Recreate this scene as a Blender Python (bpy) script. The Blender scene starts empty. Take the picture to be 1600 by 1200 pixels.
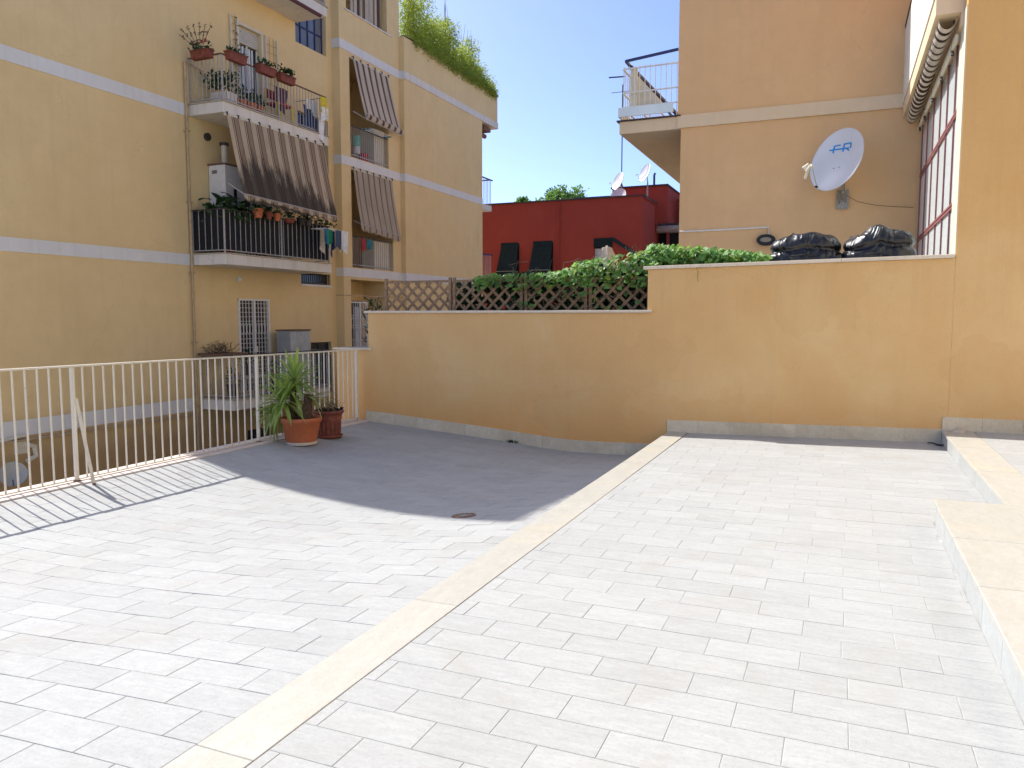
import bpy, bmesh, math, random
import numpy as np
from mathutils import Vector, Matrix
random.seed(7); np.random.seed(7)
R = math.radians
sc = bpy.context.scene
col = sc.collection

# ------------------------------------------------------------------ camera, sky, sun, exposure
EYE = Vector((0, 0, 1.5)); PITCH = R(5.03); YAW = R(22.75); FOC = 1216.0 / 1600.0
cd = bpy.data.cameras.new('camera'); cam = bpy.data.objects.new('camera', cd); col.objects.link(cam)
cd.sensor_width = 36; cd.lens = 36 * FOC; cd.clip_start = 0.05; cd.clip_end = 2000
cam.location = EYE; cam.rotation_euler = (R(90) - PITCH, 0, YAW)
sc.camera = cam
SUN = Vector((-0.83, 0.25, 1)).normalized()
elev = math.asin(SUN.z); azim = math.atan2(SUN.x, SUN.y)
w = bpy.data.worlds.new('World'); sc.world = w; w.use_nodes = True
nt = w.node_tree; nt.nodes.clear()
sky = nt.nodes.new('ShaderNodeTexSky'); sky.sky_type = 'NISHITA'; sky.sun_disc = False
sky.sun_elevation = elev; sky.sun_rotation = azim % (2 * math.pi)
sky.altitude = 0; sky.air_density = 0.35; sky.dust_density = 1.2; sky.ozone_density = 4.5
bg = nt.nodes.new('ShaderNodeBackground'); bg.inputs[1].default_value = 0.15
wo = nt.nodes.new('ShaderNodeOutputWorld')
nt.links.new(sky.outputs[0], bg.inputs[0]); nt.links.new(bg.outputs[0], wo.inputs[0])
sl = bpy.data.lights.new('sun', 'SUN'); sl.energy = 2.65; sl.angle = R(0.53); sl.color = (1, 0.968, 0.905)
so = bpy.data.objects.new('sun', sl); col.objects.link(so); so.location = (-20, 6, 30)
so.rotation_euler = (-SUN).to_track_quat('-Z', 'Y').to_euler()
sc.view_settings.view_transform = 'Standard'; sc.view_settings.look = 'None'
sc.view_settings.gamma = 1; sc.view_settings.use_curve_mapping = False
sc.view_settings.exposure = 1.42
sc.cycles.max_bounces = 10; sc.cycles.diffuse_bounces = 5

# ------------------------------------------------------------------ helpers
_f0 = Vector((-math.sin(YAW), math.cos(YAW), 0)); _rt = Vector((math.cos(YAW), math.sin(YAW), 0)); _u0 = Vector((0, 0, 1))
_fw = _f0 * math.cos(PITCH) - _u0 * math.sin(PITCH); _up = _f0 * math.sin(PITCH) + _u0 * math.cos(PITCH)
def ray(x, y): return _fw + _rt * ((x - 800) / 1216) - _up * ((y - 600) / 1216)
def onx(x, y, X): d = ray(x, y); return EYE + d * (X / d.x)          # the point of the plane x = X seen there in the survey photo
def ony(x, y, Y): d = ray(x, y); return EYE + d * (Y / d.y)
def onz(x, y, Z=0): d = ray(x, y); return EYE + d * ((Z - 1.5) / d.z)

ORG = {}
def tag(o, label=None, cat=None, group=None, kind=None):
    if label: o['label'] = label
    if cat: o['category'] = cat
    if group: o['group'] = group
    if kind: o['kind'] = kind
    return o
def thing(name, loc, label, cat, group=None, kind=None):
    o = bpy.data.objects.new(name, None); col.objects.link(o); o.location = loc; o.empty_display_size = 0.1
    ORG[o] = Vector(loc); return tag(o, label, cat, group, kind)
def structure(name, loc=(0, 0, 0), label=None):
    o = bpy.data.objects.new(name, None); col.objects.link(o); o.location = loc; ORG[o] = Vector(loc)
    return tag(o, label, None, None, 'structure')

class MB:
    def __init__(s): s.v = []; s.f = []; s.mi = []; s.uv = {}
    def quad(s, a, b, c, d, m=0):
        n = len(s.v); s.v += [tuple(a), tuple(b), tuple(c), tuple(d)]; s.f.append((n, n+1, n+2, n+3)); s.mi.append(m); return s
    def poly(s, pts, m=0):
        n = len(s.v); s.v += [tuple(p) for p in pts]; s.f.append(tuple(range(n, n+len(pts)))); s.mi.append(m); return s
    def hexa(s, p, m=0):        # p: 4 bottom (ccw) + 4 top
        n = len(s.v); s.v += [tuple(q) for q in p]
        for q in ((3,2,1,0),(4,5,6,7),(0,1,5,4),(1,2,6,5),(2,3,7,6),(3,0,4,7)):
            s.f.append(tuple(n+i for i in q)); s.mi.append(m)
        return s
    def box(s, x0, x1, y0, y1, z0, z1, m=0):
        return s.hexa([(x0,y0,z0),(x1,y0,z0),(x1,y1,z0),(x0,y1,z0),(x0,y0,z1),(x1,y0,z1),(x1,y1,z1),(x0,y1,z1)], m)
    def bar(s, a, b, w, h=None, upv=(0,0,1), m=0):
        a = Vector(a); b = Vector(b); h = h or w; d = (b-a).normalized(); u = Vector(upv)
        if abs(d.dot(u)) > 0.98: u = Vector((0,1,0))
        sd = d.cross(u).normalized() * (w/2); u = sd.cross(d).normalized() * (h/2)
        return s.hexa([a-sd-u, a+sd-u, b+sd-u, b-sd-u, a-sd+u, a+sd+u, b+sd+u, b-sd+u], m)
    def tube(s, pts, r, n=8, m=0, cap=True):
        pts = [Vector(p) for p in pts]; rr = r if isinstance(r, (list, tuple)) else [r]*len(pts)
        base = len(s.v); prev = None
        for i, p in enumerate(pts):
            d = (pts[min(i+1, len(pts)-1)] - pts[max(i-1, 0)]).normalized()
            a = prev if prev is not None else (Vector((0,0,1)) if abs(d.z) < .9 else Vector((1,0,0)))
            a = (a - d*a.dot(d)).normalized(); b = d.cross(a); prev = a
            for k in range(n):
                t = 2*math.pi*k/n; s.v.append(tuple(p + (a*math.cos(t)+b*math.sin(t))*rr[i]))
        for i in range(len(pts)-1):
            for k in range(n):
                k2 = (k+1) % n
                s.f.append((base+i*n+k, base+i*n+k2, base+(i+1)*n+k2, base+(i+1)*n+k)); s.mi.append(m)
        if cap:
            s.f.append(tuple(base+k for k in reversed(range(n)))); s.mi.append(m)
            s.f.append(tuple(base+(len(pts)-1)*n+k for k in range(n))); s.mi.append(m)
        return s
    def lathe(s, c, prof, n=32, m=0):
        base = len(s.v); c = Vector(c)
        for r, z in prof:
            for k in range(n):
                t = 2*math.pi*k/n; s.v.append((c.x+r*math.cos(t), c.y+r*math.sin(t), c.z+z))
        for i in range(len(prof)-1):
            for k in range(n):
                k2 = (k+1) % n
                s.f.append((base+i*n+k, base+i*n+k2, base+(i+1)*n+k2, base+(i+1)*n+k)); s.mi.append(m)
        return s
    def grid(s, P, m=0, uv=None):   # P[i][j]
        n = len(s.v); I = len(P); J = len(P[0])
        for row in P:
            for p in row: s.v.append(tuple(p))
        for i in range(I-1):
            for j in range(J-1):
                s.f.append((n+i*J+j, n+i*J+j+1, n+(i+1)*J+j+1, n+(i+1)*J+j)); s.mi.append(m)
                if uv: s.uv[len(s.f)-1] = [(i/(I-1), j/(J-1)), (i/(I-1), (j+1)/(J-1)), ((i+1)/(I-1), (j+1)/(J-1)), ((i+1)/(I-1), j/(J-1))]
        return s
    def mesh(s, name, mats, org=Vector((0,0,0)), smooth=False, bevel=0):
        me = bpy.data.meshes.new(name)
        me.from_pydata([(x-org[0], y-org[1], z-org[2]) for x, y, z in s.v], [], s.f)
        if not isinstance(mats, (list, tuple)): mats = [mats]
        for q in mats: me.materials.append(q)
        if len(mats) > 1: me.polygons.foreach_set('material_index', s.mi)
        if s.uv:
            l = me.uv_layers.new(name='UVMap')
            for fi, uvs in s.uv.items():
                for li, q in zip(me.polygons[fi].loop_indices, uvs): l.data[li].uv = q
        if bevel:
            b = bmesh.new(); b.from_mesh(me); bmesh.ops.remove_doubles(b, verts=b.verts, dist=1e-5)
            bmesh.ops.bevel(b, geom=[e for e in b.edges if len(e.link_faces) == 2 and e.calc_face_angle(0) > .5], offset=bevel, segments=1, affect='EDGES')
            b.to_mesh(me); b.free()
        if smooth: me.polygons.foreach_set('use_smooth', [True]*len(me.polygons))
        me.update(); return me
    def build(s, name, mats, parent=None, smooth=False, bevel=0, org=None):
        if parent is not None:
            o = bpy.data.objects.new(name, s.mesh(name, mats, ORG[parent], smooth, bevel)); col.objects.link(o)
            o.parent = parent; ORG[o] = ORG[parent]
        else:
            org = Vector(org) if org is not None else Vector((0,0,0))
            o = bpy.data.objects.new(name, s.mesh(name, mats, org, smooth, bevel)); col.objects.link(o)
            o.location = org; ORG[o] = org
        return o
def inst(name, me, loc, parent=None, rot=None, scale=None):
    o = bpy.data.objects.new(name, me); col.objects.link(o)
    if parent is not None: o.parent = parent; o.location = Vector(loc) - ORG[parent]
    else: o.location = loc
    if rot is not None: o.rotation_euler = rot
    if scale is not None: o.scale = scale if hasattr(scale, '__len__') else (scale,)*3
    return o

# ------------------------------------------------------------------ materials
class NT:
    def __init__(s, name):
        s.m = bpy.data.materials.new(name); s.m.use_nodes = True; s.t = s.m.node_tree; s.b = s.t.nodes['Principled BSDF']
        s.pos = None
    def n(s, typ, **k):
        q = s.t.nodes.new('ShaderNode'+typ)
        for a, v in k.items(): setattr(q, a, v)
        return q
    def l(s, a, b): s.t.links.new(a, b)
    def P(s):
        if s.pos is None: s.pos = s.n('NewGeometry').outputs['Position']
        return s.pos
    def map(s, scale=(1,1,1), src=None):
        q = s.n('Mapping'); q.inputs['Scale'].default_value = scale; s.l(src or s.P(), q.inputs[0]); return q.outputs[0]
    def noise(s, sc_, det=4, rough=.55, vec=None, dist=0):
        q = s.n('TexNoise'); q.inputs['Scale'].default_value = sc_; q.inputs['Detail'].default_value = det
        q.inputs['Roughness'].default_value = rough; q.inputs['Distortion'].default_value = dist
        s.l(vec or s.P(), q.inputs['Vector']); return q.outputs['Fac']
    def ramp(s, f, a, b, lo=0, hi=1):
        q = s.n('MapRange'); q.inputs[1].default_value = a; q.inputs[2].default_value = b; q.inputs[3].default_value = lo; q.inputs[4].default_value = hi
        s.l(f, q.inputs[0]); return q.outputs[0]
    def mix(s, f, a, b, mode='MIX'):
        q = s.n('Mix', data_type='RGBA', blend_type=mode)
        for sock, v in ((q.inputs[0], f), (q.inputs[6], a), (q.inputs[7], b)):
            if isinstance(v, (int, float)): sock.default_value = v
            elif isinstance(v, tuple): sock.default_value = (*v, 1)
            else: s.l(v, sock)
        return q.outputs[2]
    def math(s, op, a, b=None):
        q = s.n('Math', operation=op)
        for sock, v in ((q.inputs[0], a), (q.inputs[1], b)):
            if v is None: continue
            if isinstance(v, (int, float)): sock.default_value = v
            else: s.l(v, sock)
        return q.outputs[0]
    def sep(s, v=None):
        q = s.n('SeparateXYZ'); s.l(v or s.P(), q.inputs[0]); return q.outputs
    def col(s, c):
        if isinstance(c, tuple): s.b.inputs['Base Color'].default_value = (*c, 1)
        else: s.l(c, s.b.inputs['Base Color'])
        return s
    def rough(s, r):
        if isinstance(r, (int, float)): s.b.inputs['Roughness'].default_value = r
        else: s.l(r, s.b.inputs['Roughness'])
        return s
    def spec(s, v): s.b.inputs['Specular IOR Level'].default_value = v; return s
    def bump(s, h, dist=.01, strength=1):
        q = s.n('Bump'); q.inputs['Distance'].default_value = dist; q.inputs['Strength'].default_value = strength
        s.l(h, q.inputs['Height']); s.l(q.outputs[0], s.b.inputs['Normal']); return s
def simple(name, c, rough=.6, var=.12, scale=12, metal=0, bump=0, spec=.4):
    t = NT(name); f = t.noise(scale, 5); f2 = t.ramp(f, .3, .7)
    t.col(t.mix(f2, tuple(x*(1-var) for x in c), tuple(min(1, x*(1+var)) for x in c))).rough(rough).spec(spec)
    t.b.inputs['Metallic'].default_value = metal
    if bump: t.bump(t.noise(scale*6, 3), bump)
    return t.m
def plaster(name, base, alt, dark, fine=.006, streak=.5, zlow=None):
    t = NT(name)
    big = t.ramp(t.noise(.55, 5, .6, dist=.6), .35, .65)
    mid = t.ramp(t.noise(2.6, 6, .65), .35, .7)
    st = t.ramp(t.noise(1.0, 5, .6, vec=t.map((7, 7, .35))), .5, .8, 0, streak)
    sp = t.ramp(t.noise(38, 4, .7), .60, .78, 0, .35)
    c = t.mix(big, base, alt); c = t.mix(t.math('MULTIPLY', mid, .35), c, tuple(x*.86 for x in base))
    c = t.mix(t.math('MULTIPLY', st, .55), c, dark); c = t.mix(sp, c, tuple(x*.8 for x in base))
    vo = t.n('TexVoronoi', feature='DISTANCE_TO_EDGE'); vo.inputs['Scale'].default_value = .42; dn = t.n('TexNoise'); dn.inputs['Scale'].default_value = 2.5; dn.inputs['Detail'].default_value = 5; t.l(t.P(), dn.inputs['Vector']); av = t.n('VectorMath', operation='MULTIPLY_ADD'); t.l(dn.outputs['Color'], av.inputs[0]); av.inputs[1].default_value = (.5, .5, .5); t.l(t.P(), av.inputs[2]); t.l(av.outputs[0], vo.inputs['Vector'])
    ck = t.math('MULTIPLY', t.ramp(vo.outputs['Distance'], 0, .004, 1, 0), t.ramp(t.noise(.7, 2), .5, .6)); c = t.mix(t.math('MULTIPLY', ck, .45), c, dark)
    if zlow:      # blend to a darker tone towards the bottom, with a noisy edge
        z = t.sep()[2]; k = t.ramp(t.math('ADD', z, t.math('MULTIPLY', t.noise(1.6, 4), zlow[2])), zlow[0], zlow[1], 1, 0)
        c = t.mix(t.math('MULTIPLY', k, zlow[3]), c, zlow[4])
    t.col(c).rough(.92).spec(.2)
    h = t.math('ADD', t.noise(55, 5, .7), t.math('MULTIPLY', t.noise(4, 3), 1.2))
    t.bump(h, fine); return t.m
M = {}
M['fac'] = plaster('facade_plaster', (.71, .54, .275), (.75, .58, .305), (.52, .39, .20), .006, .35, zlow=(-.9, .2, .5, .8, (.30, .19, .09)))
M['rwall'] = plaster('right_building_plaster', (.68, .435, .22), (.71, .46, .24), (.52, .33, .17), .005, .3)
M['band'] = plaster('band_paint', (.67, .67, .64), (.71, .71, .69), (.45, .43, .4), .003, .6)
M['slabconc'] = plaster('balcony_concrete_paint', (.66, .63, .56), (.71, .68, .61), (.36, .33, .28), .004, .9)
M['tanband'] = plaster('tan_band_paint', (.68, .53, .35), (.72, .57, .39), (.5, .37, .25), .003, .4)
M['creamwall'] = plaster('cream_plaster', (.74, .67, .54), (.77, .71, .59), (.5, .43, .33), .004, .4)
M['red'] = plaster('red_plaster', (.33, .055, .037), (.36, .062, .043), (.22, .038, .028), .004, .3)
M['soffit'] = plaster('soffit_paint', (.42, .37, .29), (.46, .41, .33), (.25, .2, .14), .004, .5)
# garden wall: ochre paint with retouched patches and a darker worn foot
t = NT('garden_wall_paint')
big = t.ramp(t.noise(.5, 4, .55, dist=.8), .4, .62); mid = t.ramp(t.noise(1.9, 6, .6, dist=.5), .35, .68)
c = t.mix(big, (.70, .42, .175), (.735, .485, .22)); c = t.mix(t.math('MULTIPLY', mid, .4), c, (.66, .38, .14))
X, Y, Z = t.sep()
wn = t.n('TexNoise'); wn.inputs['Scale'].default_value = 2.2; wn.inputs['Detail'].default_value = 6; t.l(t.P(), wn.inputs['Vector']); wm = t.n('VectorMath', operation='MULTIPLY_ADD'); t.l(wn.outputs['Color'], wm.inputs[0]); wm.inputs[1].default_value = (1.3, 1.3, 1.3); t.l(t.map((1, 1, 1.5)), wm.inputs[2]); warp = wm.outputs[0]
vor = t.n('TexVoronoi', feature='F1'); vor.inputs['Scale'].default_value = 1.15; t.l(warp, vor.inputs['Vector'])
pz = t.ramp(t.math('ADD', Z, t.math('MULTIPLY', t.noise(3.2, 2), .5)), .62, .66, 1, 0)
pp = t.ramp(t.sep(vor.outputs['Color'])[0], .52, .54)
c = t.mix(t.math('MULTIPLY', t.math('MULTIPLY', pz, pp), .6), c, (.70, .475, .22))
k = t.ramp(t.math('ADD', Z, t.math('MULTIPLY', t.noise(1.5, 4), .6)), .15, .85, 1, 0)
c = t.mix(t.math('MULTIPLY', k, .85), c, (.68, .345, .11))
c = t.mix(t.ramp(t.math('ADD', Z, t.math('MULTIPLY', t.noise(.9, 4), 2.0)), 2.6, 5.0, 0, .8), c, (.58, .335, .125))  # upper wall deeper orange: part paint, part light fall-off put into colour
st = t.ramp(t.noise(1, 4, .6, vec=t.map((6, 6, .5))), .55, .8, 0, .16); c = t.mix(st, c, (.50, .30, .14))
dr = t.math('MULTIPLY', t.ramp(t.noise(1, 5, .65, vec=t.map((14, 14, .8))), .5, .7), t.ramp(t.math('ADD', Z, t.math('MULTIPLY', t.noise(5, 3), .35)), 1.35, 2.0, 0, .14)); c = t.mix(dr, c, (.42, .27, .14))
pv = t.n('TexVoronoi', feature='F1'); pv.inputs['Scale'].default_value = .75; t.l(warp, pv.inputs['Vector']); c = t.mix(t.ramp(t.sep(pv.outputs['Color'])[1], .55, .68, 0, .2), c, (.60, .34, .13))
c = t.mix(t.ramp(t.noise(30, 4), .62, .8, 0, .3), c, (.42, .26, .13))
t.col(c).rough(.9).spec(.2)
t.bump(t.math('ADD', t.noise(60, 5, .7), t.math('MULTIPLY', t.noise(5, 3), 1.6)), .006); M['gwall'] = t.m

def stone(name, a, b, rnd=.10, vein=(1, 1, 1), bumpd=.002, rough=.7, speck=.3, dirt=(.31, .285, .245)):
    t = NT(name); oi = t.n('ObjectInfo').outputs['Random']; isl = t.n('NewGeometry').outputs['Random Per Island']
    r = t.math('FRACT', t.math('ADD', oi, isl))
    off = t.n('Vector' + 'Math', operation='ADD'); t.l(t.map(vein), off.inputs[0])
    cb = t.n('CombineXYZ'); t.l(t.math('MULTIPLY', r, 57), cb.inputs[0]); t.l(t.math('MULTIPLY', r, 31), cb.inputs[2]); t.l(cb.outputs[0], off.inputs[1])
    n1 = t.ramp(t.noise(7, 6, .65, vec=off.outputs[0]), .3, .7); c = t.mix(n1, a, b)
    n2 = t.ramp(t.noise(48, 5, .75), .48, .72, 0, speck*1.3); c = t.mix(n2, c, tuple(x*.66 for x in a))
    n5 = t.ramp(t.noise(16, 5, .7, vec=off.outputs[0]), .42, .7, 0, .5); c = t.mix(n5, c, tuple(x*.86 for x in a))
    n4 = t.ramp(t.noise(150, 2, .6), .56, .7, 0, speck*.9); c = t.mix(n4, c, tuple(min(1, x*1.22) for x in b))
    n3 = t.ramp(t.noise(1.3, 6, .65, dist=1.0), .52, .78, 0, .55); c = t.mix(n3, c, dirt)
    v = t.ramp(r, 0, 1, 1-rnd, 1+rnd*.6); mul = t.n('VectorMath', operation='SCALE'); t.l(c, mul.inputs[0]); t.l(v, mul.inputs['Scale'])
    t.col(mul.outputs[0]).rough(rough).spec(.3)
    t.bump(t.math('ADD', t.noise(45, 5, .7, vec=off.outputs[0]), t.math('MULTIPLY', t.noise(160, 3), .5)), bumpd); return t.m
M['tile'] = stone('grey_floor_tile', (.342, .342, .328), (.395, .396, .382), .05, (.8, 3.0, 1), .0022)
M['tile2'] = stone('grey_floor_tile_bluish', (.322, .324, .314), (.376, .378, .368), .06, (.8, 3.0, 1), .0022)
M['trav'] = stone('travertine', (.385, .362, .308), (.435, .418, .37), .04, (1.6, .8, 1), .0015, .5, .25, (.54, .44, .27))
M['skirt'] = stone('skirting_stone', (.60, .49, .33), (.69, .59, .42), .08, (1.2, 1, 1.2), .003, .75, .4, (.36, .28, .17))
M['riser'] = stone('riser_stone', (.36, .365, .35), (.40, .405, .39), .06, (1, 1, 1), .002)
M['grout'] = simple('grout', (.34, .335, .315), .95, .3, 6)
M['cope'] = stone('coping_marble', (.68, .56, .41), (.74, .63, .48), .05, (1, 1, 1), .002, .6, .3, (.45, .38, .28))
M['pinkcurb'] = stone('pale_pink_curb', (.60, .51, .45), (.66, .57, .52), .04, (1, 1, 1), .0015, .6)
M['rail'] = simple('cream_enamel', (.66, .60, .48), .45, .06, 14)
t = NT('chipped_cream_enamel'); k = t.ramp(t.noise(42, 4, .7), .66, .70); k2 = t.ramp(t.sep()[2], -.07, .02, 1, 0); k = t.math('MAXIMUM', k, t.math('MULTIPLY', k2, t.ramp(t.noise(60, 3, .7), .5, .6)))
t.col(t.mix(t.math('MULTIPLY', k, .7), t.mix(t.noise(9, 3), (.64, .58, .46), (.70, .64, .52)), (.24, .11, .05))).rough(.5).bump(t.noise(120, 2), .001); M['rail'] = t.m
M['rust'] = simple('rusty_iron', (.16, .09, .06), .8, .4, 30)
M['iron'] = simple('dark_iron', (.05, .045, .045), .6, .3, 20)
M['irongrey'] = simple('grey_iron_bars', (.38, .36, .34), .5, .2, 20)
M['white'] = simple('white_enamel', (.66, .65, .61), .5, .08, 9)
M['cream'] = simple('cream_panel', (.60, .56, .44), .6, .08, 5)
M['terra'] = simple('terracotta_plastic', (.42, .115, .040), .55, .15, 9, bump=.001)
M['terradark'] = simple('old_terracotta', (.19, .052, .032), .7, .3, 14, bump=.002)
M['soil'] = simple('soil', (.035, .024, .016), 1, .5, 40, bump=.02)
M['bark'] = simple('brown_bark', (.11, .065, .035), .95, .5, 30, bump=.015)
M['twig'] = simple('dry_twig', (.12, .085, .055), .9, .3, 20)
M['wood'] = simple('weathered_wood', (.26, .165, .095), .85, .3, 18, bump=.003)
M['ground'] = simple('courtyard_paving', (.36, .31, .25), .95, .25, 3, bump=.01)
M['conc'] = simple('plain_concrete', (.38, .34, .28), .95, .15, 2, bump=.006)
M['blue'] = simple('dark_blue_paint', (.025, .035, .12), .5, .1)
M['dkglass'] = simple('dark_glass', (.025, .03, .033), .08, .2, 2, spec=.6)
M['blueglass'] = simple('blue_reflecting_glass', (.11, .125, .15), .12, .3, 1.2, spec=.9)
M['curtain'] = simple('white_curtain', (.62, .64, .64), .8, .12, 6)
M['shutter'] = simple('roller_shutter', (.50, .48, .42), .6, .08, 9)
M['dkroom'] = simple('dark_interior', (.045, .035, .03), .9, .3, 2)
M['dkgreen'] = simple('dark_green_canvas', (.006, .016, .016), .9, .3, 8)
M['screen'] = simple('black_mesh_screen', (.012, .013, .014), .95, .3, 20)
M['redframe'] = simple('dark_red_frame', (.26, .10, .10), .5, .15)
M['pane'] = simple('frosted_pane', (.66, .74, .74), .18, .07, 1.5, spec=.7)
M['dish'] = simple('dish_white_paint', (.62, .63, .66), .32, .04, 3, spec=.6)
M['logo'] = simple('sky_blue_print', (.02, .26, .62), .5, .03)
M['galv'] = simple('galvanised_bracket', (.30, .28, .25), .5, .3, 30, metal=.5)
M['greycab'] = simple('grey_cabinet_metal', (.34, .34, .31), .6, .1, 5)
M['greycab2'] = simple('ribbed_cabinet_metal', (.42, .44, .42), .5, .1, 5)
M['pipe'] = simple('painted_pipe', (.42, .31, .18), .7, .2, 8)
M['roof'] = simple('roof_edge_brown', (.06, .04, .04), .8, .2)
M['lampb'] = simple('black_lamp_body', (.012, .012, .012), .5, .2)
M['lampg'] = simple('lamp_glass', (.24, .20, .13), .3, .1)
for nm, cc in dict(yellow=(.62, .50, .04), clothwhite=(.72, .71, .69), teal=(.04, .20, .26), green=(.02, .22, .09), navy=(.03, .06, .16),
                   purple=(.10, .045, .06), redcloth=(.42, .05, .06), mint=(.12, .45, .34), denim=(.07, .09, .13), beige=(.5, .42, .32), pink=(.6, .10, .12)).items():
    M[nm] = simple(nm+'_cloth', cc, .9, .15, 20)
t = NT('black_plastic_sheet'); h = t.noise(2.2, 2, .45, vec=t.map((2.4, 1.6, .8)), dist=1.8)
t.col((.006, .007, .010)).rough(t.ramp(t.noise(4, 2), .3, .7, .28, .45)).spec(.5); t.bump(h, .05); M['plastic'] = t.m
def leafmat(name, a, b, trans=.35, rough=.5, vein=None):
    t = NT(name); oi = t.n('ObjectInfo').outputs['Random']; isl = t.n('NewGeometry').outputs['Random Per Island']
    r = t.math('FRACT', t.math('ADD', oi, isl)); c = t.mix(r, a, b)
    c = t.mix(t.math('MULTIPLY', t.ramp(t.noise(25, 3), .4, .7), .3), c, tuple(x*.6 for x in a))
    t.col(c).rough(rough).spec(.4)
    tr = t.n('BsdfTranslucent'); t.l(t.mix(.6, c, tuple(min(1, x*1.8) for x in b), 'MIX'), tr.inputs[0])
    mx = t.n('MixShader'); mx.inputs[0].default_value = trans
    t.l(t.b.outputs[0], mx.inputs[1]); t.l(tr.outputs[0], mx.inputs[2]); t.l(mx.outputs[0], t.t.nodes['Material Output'].inputs[0]); return t.m
M['vine'] = leafmat('vine_leaf', (.065, .16, .04), (.22, .40, .10), .4, .55)
M['vineyoung'] = leafmat('young_vine_leaf', (.14, .26, .03), (.30, .36, .06), .4, .45)
M['vinedark'] = leafmat('dark_leaf_inner_shade', (.012, .032, .012), (.03, .07, .025), .2)  # vine leaf copy, inner shade put into its colour; dark plants share it
M['yucca'] = leafmat('yucca_leaf', (.15, .26, .04), (.36, .46, .12), .3, .45)
M['yuccady'] = leafmat('pale_yucca_leaf', (.28, .29, .08), (.36, .34, .13), .3, .6)
M['bamboo'] = leafmat('bamboo_leaf', (.07, .14, .018), (.38, .44, .07), .45, .6)
M['tree'] = leafmat('tree_leaf', (.05, .12, .015), (.12, .24, .035), .35)
M['pot_leaf'] = leafmat('pot_plant_leaf', (.015, .04, .012), (.04, .10, .03), .2)
def stripes(name, n, cols, dirt=0.0, mould=False):
    t = NT(name); uv = t.n('UVMap').outputs[0]; U, V, _ = t.sep(uv)
    wv = t.math('FRACT', t.math('MULTIPLY', U, n)); cr = t.n('ValToRGB'); cr.color_ramp.interpolation = 'CONSTANT'; t.l(wv, cr.inputs[0])
    e = cr.color_ramp.elements; e[0].position = 0; e[0].color = (*cols[0][1], 1); e[1].position = cols[1][0]; e[1].color = (*cols[1][1], 1)
    for p, c_ in cols[2:]:
        q = e.new(p); q.color = (*c_, 1)
    c = cr.outputs[0]
    g = t.ramp(t.noise(2.5, 5, .65, vec=t.map((1, 1, .5))), .35, .7, 0, .35); c = t.mix(g, c, (.22, .18, .14))
    if mould:   # grey mildew spread over the lower left of the cloth
        a = t.math('ADD', t.math('MULTIPLY', t.noise(3.2, 6, .7, vec=t.map((1, 1.6, .35))), 1.1), t.math('MULTIPLY', V, .95)); a = t.math('SUBTRACT', a, t.math('MULTIPLY', t.math('ABSOLUTE', t.math('SUBTRACT', U, .28)), .55))
        k = t.ramp(a, .92, 1.12, 0, .88); c = t.mix(k, c, (.05, .043, .038))
    t.col(c).rough(.9).spec(.2)
    tr = t.n('BsdfTranslucent'); t.l(c, tr.inputs[0]); mx = t.n('MixShader'); mx.inputs[0].default_value = .25
    t.l(t.b.outputs[0], mx.inputs[1]); t.l(tr.outputs[0], mx.inputs[2]); t.l(mx.outputs[0], t.t.nodes['Material Output'].inputs[0]); return t.m
CR = (.60, .50, .36); BR = (.11, .065, .05); TN = (.34, .26, .18); LT = (.70, .62, .50)
M['awnA'] = stripes('old_striped_awning', 9, [(0, CR), (.34, BR), (.40, CR), (.47, BR), (.55, TN), (.86, BR), (.91, CR)], mould=True)
M['awnB'] = stripes('brown_striped_awning', 6, [(0, LT), (.30, TN), (.40, BR), (.62, TN), (.74, LT)])
M['awnC'] = stripes('grey_striped_awning', 7, [(0, (.52, .45, .35)), (.35, TN), (.45, BR), (.52, TN), (.66, (.52, .45, .35))])
M['awnR'] = stripes('rolled_scallop_awning', 19, [(0, (.72, .66, .56)), (.52, (.06, .032, .026)), (.97, (.72, .66, .56))])

# ------------------------------------------------------------------ ground and terrace bodies
g = MB(); g.quad((-600, -600, -3.5), (600, -600, -3.5), (600, 600, -3.5), (-600, 600, -3.5)); tag(g.build('ground', M['ground']), 'pale courtyard paving far below the terrace', kind='structure')
b = MB(); b.box(-7.0, 8, -6, 10.176, -3.49, -.5); tag(b.build('terrace_body', M['conc']), 'concrete body under the tiled terrace', kind='structure')
b = MB(); b.box(-7.2, -2.3, 10.40, 31.6, -3.49, 1.0); b.box(-2.3, 9, 10.47, 15.4, -3.49, 1.95); tag(b.build('garden_terrace', M['conc']), 'raised neighbouring terrace behind the ochre wall', kind='structure')

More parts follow.
